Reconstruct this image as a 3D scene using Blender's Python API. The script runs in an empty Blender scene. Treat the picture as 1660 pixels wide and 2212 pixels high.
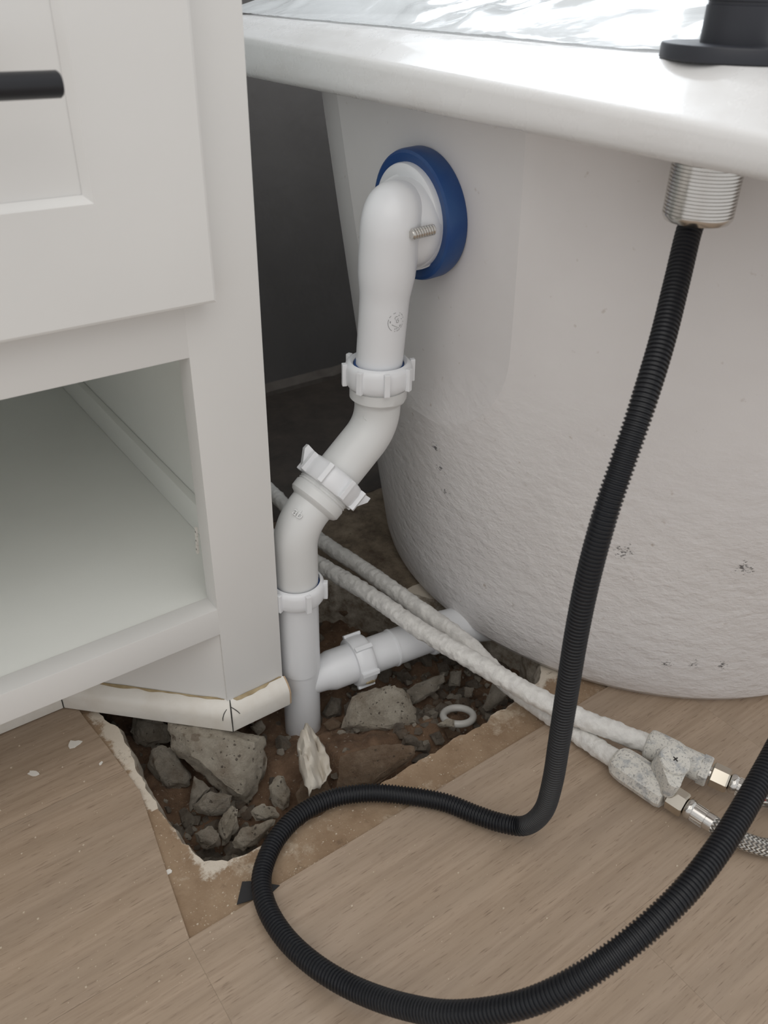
import bpy, bmesh, math, random
from math import sin, cos, pi, sqrt, radians, atan2
from mathutils import Vector, Matrix, noise

# ------------------------------------------------------------------ scene, camera, light
scene = bpy.context.scene
U = 0.65                     # one authoring unit = camera height above the floor = 0.65 m
SEED = random.Random(7)

cam_data = bpy.data.cameras.new('camera')
cam = bpy.data.objects.new('camera', cam_data)
scene.collection.objects.link(cam)
Rm = ((0.8110122913, -0.3009410257, 0.5016907040),
      (-0.5846160580, -0.4491120260, 0.6756644528),
      (0.0219801751, -0.8412686177, -0.5401703294))
mw = Matrix(((Rm[0][0], -Rm[0][1], -Rm[0][2], 0.0),
             (Rm[1][0], -Rm[1][1], -Rm[1][2], 0.0),
             (Rm[2][0], -Rm[2][1], -Rm[2][2], U),
             (0, 0, 0, 1)))
cam.matrix_world = mw
cam_data.sensor_fit = 'VERTICAL'
cam_data.sensor_height = 32.0
cam_data.lens = 32.0 * 1794.0 / 2212.0
cam_data.clip_start = 0.01
cam_data.dof.use_dof = True
cam_data.dof.focus_distance = 1.28 * U
cam_data.dof.aperture_fstop = 9.0
scene.camera = cam

world = bpy.data.worlds.new('world'); scene.world = world
world.use_nodes = True
bg = world.node_tree.nodes['Background']
bg.inputs[0].default_value = (1.0, 1.0, 1.0, 1)
bg.inputs[1].default_value = 0.66

def area(name, loc, target, size, power, col):
    d = bpy.data.lights.new(name, 'AREA'); d.shape = 'RECTANGLE'
    d.size, d.size_y = size; d.energy = power; d.color = col
    o = bpy.data.objects.new(name, d); scene.collection.objects.link(o)
    o.location = Vector(loc) * U
    o.rotation_euler = (Vector(target) - Vector(loc)).to_track_quat('-Z', 'Y').to_euler()
    return o
area('unseen_window_light', (1.75, 1.99, 2.25), (1.75, 0.0, 2.1), (1.5*U, 1.3*U), 13, (0.86, 0.93, 1.0))  # added daylight in an unseen opening, placed to highlight the rim edge
area('overhead_fill', (-0.6, -0.6, 3.6), (0.4, 0.8, 0.0), (2.4, 2.4), 16, (1.0, 0.96, 0.90))  # added unseen overhead fill, made broad to soften the cabinet's shadow

vs = scene.view_settings
vs.view_transform = 'Standard'; vs.look = 'None'; vs.gamma = 1.0
vs.use_curve_mapping = False
vs.exposure = 0.15

# ------------------------------------------------------------------ mesh helpers
class MB:
    def __init__(s): s.v = []; s.f = []; s.uv = None
    def add(s, vs_, fs):
        b = len(s.v); s.v += [tuple(p) for p in vs_]; s.f += [tuple(i + b for i in f) for f in fs]; return s
    def box(s, x0, x1, y0, y1, z0, z1):
        return s.add([(x0,y0,z0),(x1,y0,z0),(x1,y1,z0),(x0,y1,z0),(x0,y0,z1),(x1,y0,z1),(x1,y1,z1),(x0,y1,z1)],
                     [(0,3,2,1),(4,5,6,7),(0,1,5,4),(1,2,6,5),(2,3,7,6),(3,0,4,7)])
    def obox(s, c, ax, ay, az):
        c, ax, ay, az = map(Vector, (c, ax, ay, az))
        vs_ = [c + ax*i + ay*j + az*k for k in (-1,1) for (i,j) in ((-1,-1),(1,-1),(1,1),(-1,1))]
        return s.add(vs_, [(0,3,2,1),(4,5,6,7),(0,1,5,4),(1,2,6,5),(2,3,7,6),(3,0,4,7)])
    def prism(s, pts, z0, z1):
        n = len(pts)
        return s.add([(x,y,z0) for x,y in pts] + [(x,y,z1) for x,y in pts],
                     [tuple(range(n-1,-1,-1)), tuple(range(n,2*n))] + [(i,(i+1)%n,n+(i+1)%n,n+i) for i in range(n)])
    def rings(s, rings, closed=True, cap0=True, cap1=True):
        n = len(rings[0]); vs_ = [p for r in rings for p in r]; fs = []
        for k in range(len(rings)-1):
            for i in range(n if closed else n-1):
                j = (i+1) % n
                fs.append((k*n+i, k*n+j, (k+1)*n+j, (k+1)*n+i))
        if cap0: fs.append(tuple(range(n-1,-1,-1)))
        if cap1: fs.append(tuple(range((len(rings)-1)*n, len(rings)*n)))
        return s.add(vs_, fs)
    def lathe(s, origin, axis, prof, seg=40, cap0=True, cap1=True):
        """prof: list of (t along axis, radius)"""
        o = Vector(origin); a = Vector(axis).normalized(); u = a.orthogonal().normalized(); w = a.cross(u)
        rs = [[o + a*t + (u*cos(2*pi*i/seg) + w*sin(2*pi*i/seg))*r for i in range(seg)] for t, r in prof]
        return s.rings(rs, True, cap0, cap1)
    def sweep(s, pts, radii, seg=28, cap=True, fn=None):
        pts = [Vector(p) for p in pts]; n = len(pts)
        T = [(pts[min(i+1,n-1)] - pts[max(i-1,0)]).normalized() for i in range(n)]
        u = T[0].orthogonal().normalized(); rs = []
        for i in range(n):
            if i:
                u = (T[i-1].rotation_difference(T[i]) @ u); u = (u - T[i]*u.dot(T[i])).normalized()
            w = T[i].cross(u); r = radii[i] if hasattr(radii, '__len__') else radii
            ring = []
            for k in range(seg):
                a = 2*pi*k/seg; d = u*cos(a) + w*sin(a); rr = r
                if fn: rr = r + fn(pts[i] + d*r, i, a)
                ring.append(pts[i] + d*rr)
            rs.append(ring)
        return s.rings(rs, True, cap, cap)

COL = scene.collection
ORIG = {}
def finish(o, smooth=None):
    me = o.data
    if smooth is not None:
        me.shade_smooth() if hasattr(me, 'shade_smooth') else None
        if smooth < 180: me.set_sharp_from_angle(angle=radians(smooth))
def obj(name, mb, mat, parent=None, smooth=35, bevel=0.0, origin=None, recalc=True):
    """one mesh object; vertices are given in scene units of U"""
    if parent is not None: org = ORIG[parent.name]
    elif origin is not None: org = Vector(origin)
    else:
        v = mb.v; org = Vector((sum(p[0] for p in v)/len(v), sum(p[1] for p in v)/len(v), min(p[2] for p in v)))
    me = bpy.data.meshes.new(name)
    me.from_pydata([tuple((Vector(p) - org)*U) for p in mb.v], [], mb.f)
    if recalc or bevel:
        bm = bmesh.new(); bm.from_mesh(me)
        bmesh.ops.recalc_face_normals(bm, faces=bm.faces)
        if bevel: bmesh.ops.bevel(bm, geom=list(bm.edges), offset=bevel*U, segments=2, profile=0.7, affect='EDGES')
        bm.to_mesh(me); bm.free()
    if mb.uv:
        lay = me.uv_layers.new(name='UVMap')
        for l in me.loops: lay.data[l.index].uv = mb.uv[l.vertex_index]
    me.update()
    o = bpy.data.objects.new(name, me); COL.objects.link(o)
    o.parent = parent
    if parent is None: o.location = org*U
    ORIG[o.name] = org
    if mat is not None: me.materials.append(mat)
    finish(o, smooth)
    return o
def thing(name, loc, label, cat, group=None):
    o = bpy.data.objects.new(name, None); COL.objects.link(o); o.empty_display_size = 0.03
    o.location = Vector(loc)*U; ORIG[o.name] = Vector(loc)
    return tag(o, label, cat, group)
def tag(o, label, cat, group=None, kind=None):
    o['label'] = label; o['category'] = cat
    if group: o['group'] = group
    if kind: o['kind'] = kind
    return o
def catmull(pts, step):
    pts = [Vector(p) for p in pts]; P = [pts[0]*2-pts[1]] + pts + [pts[-1]*2-pts[-2]]; out = []
    for i in range(1, len(P)-2):
        p0,p1,p2,p3 = P[i-1],P[i],P[i+1],P[i+2]
        n = max(2, int((p2-p1).length/step*3))
        for k in range(n):
            t = k/n
            out.append(0.5*((2*p1) + (p2-p0)*t + (2*p0-5*p1+4*p2-p3)*t*t + (3*p1-p0-3*p2+p3)*t**3))
    out.append(pts[-1])
    # resample evenly
    L = [0.0]
    for a,b in zip(out, out[1:]): L.append(L[-1] + (b-a).length)
    N = max(2, int(L[-1]/step)); res = []; j = 0
    for k in range(N+1):
        d = L[-1]*k/N
        while j < len(L)-2 and L[j+1] < d: j += 1
        t = (d-L[j])/max(1e-9, L[j+1]-L[j]); res.append(out[j].lerp(out[j+1], t))
    return res
def sm(a, b, x):
    t = min(1, max(0, (x-a)/(b-a))); return t*t*(3-2*t)
def bend_path(pts, r, n=10):
    """polyline with rounded corners of tangent length r"""
    pts = [Vector(p) for p in pts]; out = [pts[0]]
    for i in range(1, len(pts)-1):
        a = pts[i] + (pts[i-1]-pts[i]).normalized()*r; b = pts[i] + (pts[i+1]-pts[i]).normalized()*r
        for k in range(n+1):
            t = k/n; out.append(a*(1-t)**2 + pts[i]*2*t*(1-t) + b*t*t)
    out.append(pts[-1]); return out

# ------------------------------------------------------------------ materials
class NT:
    def __init__(s, name):
        s.m = bpy.data.materials.new(name); s.m.use_nodes = True; s.t = s.m.node_tree
        s.b = s.t.nodes['Principled BSDF']; s.out = s.t.nodes['Material Output']
    def n(s, ty, **kw):
        nd = s.t.nodes.new(ty)
        for k, v in kw.items():
            if k == 'inp':
                for a, b in v.items():
                    if hasattr(b, 'is_output'): s.t.links.new(b, nd.inputs[a])
                    else: nd.inputs[a].default_value = b
            else: setattr(nd, k, v)
        return nd
    def coord(s, scale=(1,1,1), loc=(0,0,0), which='Object', geom=False):
        if geom: src = s.n('ShaderNodeNewGeometry').outputs['Position']
        else: src = s.n('ShaderNodeTexCoord').outputs[which]
        return s.n('ShaderNodeMapping', inp={0: src, 'Location': loc, 'Scale': scale}).outputs[0]
    def noise(s, vec, scale, detail=4, rough=.5, dist=0):
        return s.n('ShaderNodeTexNoise', inp={'Vector': vec, 'Scale': scale, 'Detail': detail, 'Roughness': rough, 'Distortion': dist}).outputs[0]
    def ramp(s, fac, stops, interp='LINEAR'):
        nd = s.n('ShaderNodeValToRGB', inp={0: fac}); cr = nd.color_ramp; cr.interpolation = interp
        while len(cr.elements) > 1: cr.elements.remove(cr.elements[-1])
        for i, (p, c) in enumerate(stops):
            e = cr.elements[0] if i == 0 else cr.elements.new(p)
            e.position = p
            c = (c, c, c) if not hasattr(c, '__len__') else c
            e.color = (*c[:3], 1)
        return nd.outputs[0]
    def mix(s, fac, a, b, mode='MIX'):
        nd = s.n('ShaderNodeMix', data_type='RGBA', blend_type=mode)
        for k, v in ((0, fac), (6, a), (7, b)):
            if hasattr(v, 'is_output'): s.t.links.new(v, nd.inputs[k])
            elif hasattr(v, '__len__'): nd.inputs[k].default_value = (*v[:3], 1)
            else: nd.inputs[k].default_value = v
        return nd.outputs[2]
    def math(s, op, a, b=0.0, c=None, clamp=False):
        nd = s.n('ShaderNodeMath', operation=op, use_clamp=clamp)
        for k, v in ((0, a), (1, b), (2, c)):
            if v is None: continue
            if hasattr(v, 'is_output'): s.t.links.new(v, nd.inputs[k])
            else: nd.inputs[k].default_value = v
        return nd.outputs[0]
    def bump(s, h, strength=.3, dist=.002, prev=None):
        nd = s.n('ShaderNodeBump', inp={'Height': h, 'Strength': strength, 'Distance': dist})
        if prev: s.t.links.new(prev, nd.inputs['Normal'])
        return nd.outputs[0]
    def set(s, color=None, rough=None, metal=None, normal=None, **kw):
        for k, v in (('Base Color', color), ('Roughness', rough), ('Metallic', metal), ('Normal', normal)):
            if v is None: continue
            if hasattr(v, 'is_output'): s.t.links.new(v, s.b.inputs[k])
            elif k == 'Base Color': s.b.inputs[k].default_value = (*v[:3], 1)
            else: s.b.inputs[k].default_value = v
        for k, v in kw.items():
            s.b.inputs[k.replace('_', ' ')].default_value = v
        return s.m

def m_paint(name, col, rough=.32, bump=.06, dirt=.0):
    t = NT(name); v = t.coord(geom=True)
    n1 = t.noise(v, 9, 3); n2 = t.noise(v, 160, 3)
    c = t.mix(t.ramp(n1, [(.3, 0), (.7, 1)]), [x*.97 for x in col], col)
    return t.set(c, rough, normal=t.bump(n2, bump, .001))
M = {}
M['cabinet'] = m_paint('cabinet_paint', (.775, .768, .752), .34, .05)
M['cabinet_in'] = m_paint('cabinet_inner_paint', (.87, .885, .85), .3, .05)
M['pvc'] = m_paint('white_pvc', (.80, .81, .83), .3, .02)
M['pvc_grey'] = m_paint('pale_grey_pvc', (.72, .725, .72), .36, .02)
t = NT('black_metal'); M['black'] = t.set((.012, .013, .017), .38, 0.0)
t = NT('black_powder'); M['tapblack'] = t.set((.022, .024, .032), .42, 0.0)
t = NT('black_hose'); v = t.coord(geom=True)
M['hose'] = t.set(t.mix(t.ramp(t.noise(v, 260, 3), [(.66, 0), (.8, .5)]), (.007, .008, .011), (.05, .046, .042)), .42)
t = NT('blue_rubber'); v = t.coord(geom=True)
M['blue'] = t.set(t.mix(t.ramp(t.noise(v, 30, 4), [(.45, 0), (.75, .4)]), (.006, .052, .20), (.05, .12, .25)), .42)
t = NT('steel'); v = t.coord(geom=True)
M['steel'] = t.set((.62, .60, .57), t.ramp(t.noise(v, 60, 2), [(.3, .16), (.8, .3)]), 1.0)
t = NT('nickel'); M['nickel'] = t.set((.60, .55, .47), .2, 1.0)

# bathtub shell: cast white resin with a lumpy unpolished outside
t = NT('tub_resin'); v = t.coord((1, 1, 1.5), geom=True); vp = t.coord(geom=True)
sep = t.n('ShaderNodeSeparateXYZ', inp={0: vp})
low = t.ramp(t.math('DIVIDE', sep.outputs[2], .62), [(.28, 1), (.58, .12), (.9, .04)])
lump = t.noise(v, 55, 6, .6); pit = t.n('ShaderNodeTexVoronoi', inp={'Vector': v, 'Scale': 75.0}).outputs[0]
nz = t.bump(t.math('MULTIPLY', lump, low), .65, .0048)
nz = t.bump(t.math('MULTIPLY', t.ramp(pit, [(0, 0), (.13, 1)]), t.math('MULTIPLY', low, t.noise(vp, 9, 2))), .22, .0015, nz)
c = t.mix(t.ramp(t.noise(vp, 7, 4), [(.35, 0), (.7, 1)]), (.73, .705, .698), (.785, .765, .758))
SC = [((.7706,.904,.366),.020),((.7765,.894,.330),.020),((.7807,.883,.290),.018),((.877,.589,.305),.028),((.989,.464,.305),.028),
      ((.957,.523,.092),.022),((.987,.494,.096),.022),((1.02,.466,.097),.024)]
dn = t.noise(t.coord((1,1,1.8), geom=True), 210, 5, .75)
for p, r in SC:
    d = t.n('ShaderNodeVectorMath', operation='DISTANCE', inp={0: vp, 1: tuple(x*U for x in p)}).outputs['Value']
    near = t.ramp(t.math('DIVIDE', d, r*U), [(.1, .27), (1.0, 0.0)])
    c = t.mix(t.math('MULTIPLY', t.ramp(t.math('ADD', dn, near), [(.74, 0), (.79, .85)]), t.math('GREATER_THAN', near, .005)), c, (.06, .06, .065))
d = t.n('ShaderNodeVectorMath', operation='DISTANCE', inp={0: vp, 1: tuple(x*U for x in (.81,.798,.133))}).outputs['Value']
c = t.mix(t.ramp(t.math('ADD', t.noise(vp, 90, 3), t.ramp(t.math('DIVIDE', d, .012*U), [(.3, .3), (1, 0)])), [(.7, 0), (.8, .5)]), c, (.35, .27, .2))
nz = t.bump(t.noise(vp, 130, 3, .5), .10, .0008, nz)
M['tub'] = t.set(c, t.ramp(low, [(0, .46), (1, .27)]), normal=nz)
t = NT('tub_rim_polish'); v = t.coord((1, .35, 1.6), geom=True)
c = t.mix(t.ramp(t.noise(v, 14, 5, .65), [(.5, 0), (.72, 1)]), (.78, .775, .77), (.69, .675, .66))
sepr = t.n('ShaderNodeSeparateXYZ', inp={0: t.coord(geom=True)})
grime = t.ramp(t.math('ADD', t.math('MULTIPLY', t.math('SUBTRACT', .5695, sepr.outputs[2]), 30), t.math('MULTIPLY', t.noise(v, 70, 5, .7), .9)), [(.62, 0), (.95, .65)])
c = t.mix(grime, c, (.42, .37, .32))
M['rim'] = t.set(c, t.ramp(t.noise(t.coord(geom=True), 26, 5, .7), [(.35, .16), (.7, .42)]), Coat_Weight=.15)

# floor
t = NT('oak_laminate'); rnd = t.n('ShaderNodeObjectInfo').outputs['Random']
g = t.n('ShaderNodeNewGeometry').outputs['Position']
off = t.n('ShaderNodeCombineXYZ', inp={0: t.math('MULTIPLY', rnd, 7.3), 1: t.math('MULTIPLY', rnd, 3.1), 2: 0.0})
vv = t.n('ShaderNodeVectorMath', operation='ADD', inp={0: g, 1: off.outputs[0]}).outputs[0]
def mp(sc): return t.n('ShaderNodeMapping', inp={0: vv, 'Scale': sc}).outputs[0]
wav = t.n('ShaderNodeTexWave', wave_type='BANDS', bands_direction='Y', inp={'Vector': mp((.75, 1, 1)), 'Scale': 9.0, 'Distortion': 9.0, 'Detail': 3.0, 'Detail Scale': .7}).outputs[1]
fine = t.noise(mp((5, 120, 5)), 1.6, 5, .62)
pore = t.noise(mp((42, 640, 42)), 1.3, 3, .5)
blot = t.noise(mp((1.2, 4, 1)), 3.2, 4, .6)
c = t.mix(t.ramp(wav, [(.1, 0), (.9, 1)]), (.385, .292, .212), (.425, .325, .240))
c = t.mix(t.ramp(fine, [(.34, .6), (.56, 0)]), c, (.285, .208, .146))
c = t.mix(t.ramp(blot, [(.4, .0), (.75, .55)]), c, (.335, .265, .205))
c = t.mix(t.ramp(pore, [(.30, .7), (.40, 0)]), c, (.165, .112, .075))
dv = t.coord(geom=True)
c = t.mix(t.ramp(t.noise(dv, 11, 6, .7), [(.52, 0), (.8, .35)]), c, (.42, .33, .245))
spk = t.noise(dv, 430, 2, .5)
c = t.mix(t.ramp(t.math('ADD', spk, t.math('MULTIPLY', t.noise(dv, 6, 2), .18)), [(.89, 0), (.92, .6)]), c, (.6, .54, .46))
M['wood'] = t.set(c, t.ramp(fine, [(.3, .5), (.7, .38)]), normal=t.bump(t.math('ADD', fine, pore), .14, .0006))
t = NT('wood_core'); M['mdf'] = t.set((.40, .27, .16), .8)

# screed round the pit: brown dusty concrete, broken white along the edge of the pit
t = NT('dusty_screed'); v = t.coord(geom=True); sp = t.n('ShaderNodeSeparateXYZ', inp={0: v})
dl = t.math('SUBTRACT', .210*U, sp.outputs[0]); df = t.math('SUBTRACT', .662*U, sp.outputs[1])
dist = t.math('MAXIMUM', dl, df)
lft = t.math('GREATER_THAN', sp.outputs[1], .80*U)
wn = t.noise(v, 70, 8, .8)
edge = t.math('ADD', t.math('MULTIPLY', dist, -38), t.math('MULTIPLY', wn, 1.5))
edge = t.math('ADD', t.math('ADD', edge, .10), t.math('MULTIPLY', lft, .45))
c = t.mix(t.ramp(t.noise(v, 18, 5, .65), [(.3, 0), (.75, 1)]), (.235, .152, .09), (.41, .30, .20))
c = t.mix(t.ramp(edge, [(.76, 0), (.96, .85)]), c, (.72, .655, .56))
c = t.mix(t.ramp(t.noise(v, 15, 8, .75), [(.55, 0), (.66, .75)]), c, (.60, .51, .40))
c = t.mix(t.ramp(t.noise(v, 420, 3), [(.66, 0), (.72, .75)]), c, (.70, .62, .50))
c = t.mix(t.ramp(t.noise(v, 90, 4, .7), [(.3, .6), (.4, 0)]), c, (.16, .105, .065))
M['screed'] = t.set(c, .9, normal=t.bump(t.noise(v, 120, 6, .7), .5, .003))
t = NT('broken_concrete_wall'); v = t.coord(geom=True)
c = t.mix(t.ramp(t.noise(v, 60, 5, .7), [(.35, 0), (.65, 1)]), (.24, .19, .14), (.60, .55, .47))
M['pitwall'] = t.set(c, .9, normal=t.bump(t.noise(v, 140, 5, .7), .7, .004))
t = NT('brown_soil'); v = t.coord(geom=True)
c = t.mix(t.ramp(t.noise(v, 40, 6, .7), [(.3, 0), (.7, 1)]), (.11, .062, .036), (.27, .17, .105))
c = t.mix(t.ramp(t.noise(v, 240, 3), [(.64, 0), (.7, .7)]), c, (.45, .38, .3))
M['soil'] = t.set(c, .95, normal=t.bump(t.noise(v, 110, 6, .75), .9, .006))
def m_rock(name, c0, c1, dust=.25, pores=.5):
    t = NT(name); v = t.coord(geom=True)
    c = t.mix(t.ramp(t.noise(v, 60, 8, .75), [(.34, 0), (.66, 1)]), c0, c1)
    c = t.mix(t.ramp(t.noise(v, 26, 6, .7), [(.50, 0), (.68, dust)]), c, (.27, .17, .10))
    wv = t.n('ShaderNodeVectorMath', operation='ADD', inp={0: v, 1: t.n('ShaderNodeVectorMath', operation='SCALE', inp={0: t.n('ShaderNodeTexNoise', inp={'Vector': v, 'Scale': 300.0}).outputs[1], 'Scale': .004}).outputs[0]}).outputs[0]
    vor = t.n('ShaderNodeTexVoronoi', inp={'Vector': wv, 'Scale': 270.0, 'Randomness': 1.0})
    sel = t.n('ShaderNodeSeparateColor', inp={0: vor.outputs[1]})
    rad = t.math('MULTIPLY', sel.outputs[1], .34)
    pm = t.math('MULTIPLY', t.ramp(t.math('SUBTRACT', vor.outputs[0], rad), [(.0, 1), (.10, 0)]), t.math('LESS_THAN', sel.outputs[0], pores))
    c = t.mix(t.math('MULTIPLY', pm, .75), c, (.10, .075, .055))
    ag = t.n('ShaderNodeTexVoronoi', inp={'Vector': wv, 'Scale': 75.0}); sg = t.n('ShaderNodeSeparateColor', inp={0: ag.outputs[1]}).outputs[0]
    am = t.math('MULTIPLY', t.ramp(ag.outputs[0], [(.30, 1), (.42, 0)]), t.math('LESS_THAN', sg, .12))
    c = t.mix(t.math('MULTIPLY', am, .6), c, (.26, .18, .12))
    n_ = t.bump(t.noise(v, 130, 8, .8), 1.0, .009)
    n_ = t.bump(t.math('SUBTRACT', 1.0, pm), .6, .0015, n_)
    return t.set(c, .95, normal=n_)
M['rock'] = m_rock('pale_concrete', (.50, .43, .335), (.80, .73, .61), .5, .36)
M['rock_grey'] = m_rock('grey_concrete', (.38, .335, .27), (.65, .585, .49), .4, .15)
M['rock_brown'] = m_rock('dusty_brown_concrete', (.22, .14, .085), (.42, .31, .215), .6, .15)
M['rock_dark'] = m_rock('dark_rubble', (.15, .12, .095), (.38, .33, .265), .5, .1)
t = NT('shade_dark_wall'); v = t.coord(geom=True)
M['wall'] = t.set(t.mix(t.ramp(t.noise(v, 6, 5), [(.35, 0), (.7, 1)]), (.165, .16, .16), (.20, .195, .195)), .8, normal=t.bump(t.noise(v, 60, 5), .3, .003))  # deep shade behind the tub is put into this dark wall colour
t = NT('unseen_light_wall'); M['lightwall'] = t.set((.72, .74, .76), .35)  # unseen upper wall, made light for the film to reflect
t = NT('wall_foot'); v = t.coord(geom=True)
M['wallfoot'] = t.set(t.mix(t.noise(v, 30, 5), (.10, .085, .075), (.24, .22, .2)), .9)

# lumpy white paint over old pipes
t = NT('lumpy_pipe_paint'); v = t.coord(geom=True)
nn = t.noise(v, 95, 5, .7)
c = t.mix(t.ramp(nn, [(.35, 0), (.7, 1)]), (.66, .645, .62), (.80, .785, .75))
c = t.mix(t.ramp(t.noise(v, 330, 3, .6), [(.72, 0), (.76, .8)]), c, (.10, .09, .08))
M['pipepaint'] = t.set(c, .5, normal=t.bump(nn, .6, .003))
t = NT('flaking_valve_paint'); v = t.coord(geom=True)
a = t.ramp(t.noise(v, 75, 6, .75), [(.38, 0), (.50, 1)])
c = t.mix(a, (.43, .44, .445), (.70, .68, .63))
c = t.mix(t.ramp(t.noise(v, 420, 4, .75), [(.55, 0), (.61, .8)]), c, (.27, .265, .26))
c = t.mix(t.ramp(t.noise(v, 38, 5, .8), [(.66, 0), (.72, .8)]), c, (.36, .28, .21))
M['valve'] = t.set(c, .6, normal=t.bump(t.noise(v, 200, 5, .8), .5, .0015))

# braided steel
t = NT('steel_braid'); uv = t.n('ShaderNodeTexCoord').outputs['UV']
s_ = t.n('ShaderNodeSeparateXYZ', inp={0: uv})
a = t.math('FRACT', t.math('ADD', s_.outputs[0], s_.outputs[1])); b = t.math('FRACT', t.math('SUBTRACT', s_.outputs[0], s_.outputs[1]))
sel = t.math('GREATER_THAN', t.math('FRACT', t.math('MULTIPLY', s_.outputs[0], 1.0)), .5)
ra = t.ramp(a, [(0, 0), (.5, 1), (1, 0)]); rb = t.ramp(b, [(0, 0), (.5, 1), (1, 0)])
hgt = t.mix(sel, ra, rb)
M['braid'] = t.set(t.mix(hgt, (.16, .155, .15), (.78, .755, .70)), .3, .85, t.bump(hgt, .9, .0015))
t = NT('red_tracer'); M['red'] = t.set((.30, .012, .016), .4)
t = NT('blue_tracer'); M['bluetr'] = t.set((.01, .06, .28), .4)
t = NT('trim_vinyl'); v = t.coord(geom=True)
M['trim'] = t.set(t.mix(t.ramp(t.noise(v, 25, 5, .6), [(.4, 0), (.75, 1)]), (.80, .775, .725), (.70, .655, .585)), .3)
t = NT('brown_glue'); v = t.coord(geom=True)
M['glue'] = t.set(t.mix(t.noise(v, 120, 4), (.20, .135, .055), (.52, .42, .26)), .45)
t = NT('raw_fibre'); M['fibre'] = t.set((.52, .38, .25), .85)
t = NT('pencil'); M['pencil'] = t.set((.03, .028, .026), .8)
t = NT('grey_stamp_ink'); M['ink'] = t.set((.19, .19, .19), .7)
t = NT('tissue'); v = t.coord(geom=True)
M['tissue'] = t.set(t.mix(t.noise(v, 50, 4), (.46, .40, .32), (.68, .65, .59)), .9, normal=t.bump(t.noise(v, 90, 4), .4, .002))
t = NT('black_tape'); M['tape'] = t.set((.022, .022, .024), .7)
t = NT('paint_chip'); M['chip'] = t.set((.78, .75, .70), .7)
t = NT('sand_dust'); M['crumb'] = t.set((.60, .51, .40), .9)
t = NT('milky_plastic'); M['milky'] = t.set((.62, .61, .58), .3, Transmission_Weight=.25)
# plastic film
t = NT('plastic_film'); v = t.coord(geom=True)
M['film'] = t.set((.92, .96, .98), .16, normal=t.bump(t.noise(v, 9, 3, .5, 2.0), .2, .01), Alpha=.74, Coat_Weight=.4)
t = NT('shade_dark_floor'); v = t.coord(geom=True)
M['shadefloor'] = t.set(t.mix(t.ramp(t.noise(v, 14, 6, .7), [(.35, 0), (.7, 1)]), (.045, .037, .032), (.085, .068, .056)), .85)  # corridor shade put into a near-black floor colour
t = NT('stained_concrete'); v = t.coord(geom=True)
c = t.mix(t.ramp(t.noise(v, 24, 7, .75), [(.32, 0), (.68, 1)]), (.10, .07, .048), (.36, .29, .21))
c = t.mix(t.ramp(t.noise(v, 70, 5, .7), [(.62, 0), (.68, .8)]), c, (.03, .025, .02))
M['stained'] = t.set(c, .9, normal=t.bump(t.noise(v, 90, 7, .75), .8, .005))
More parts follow.
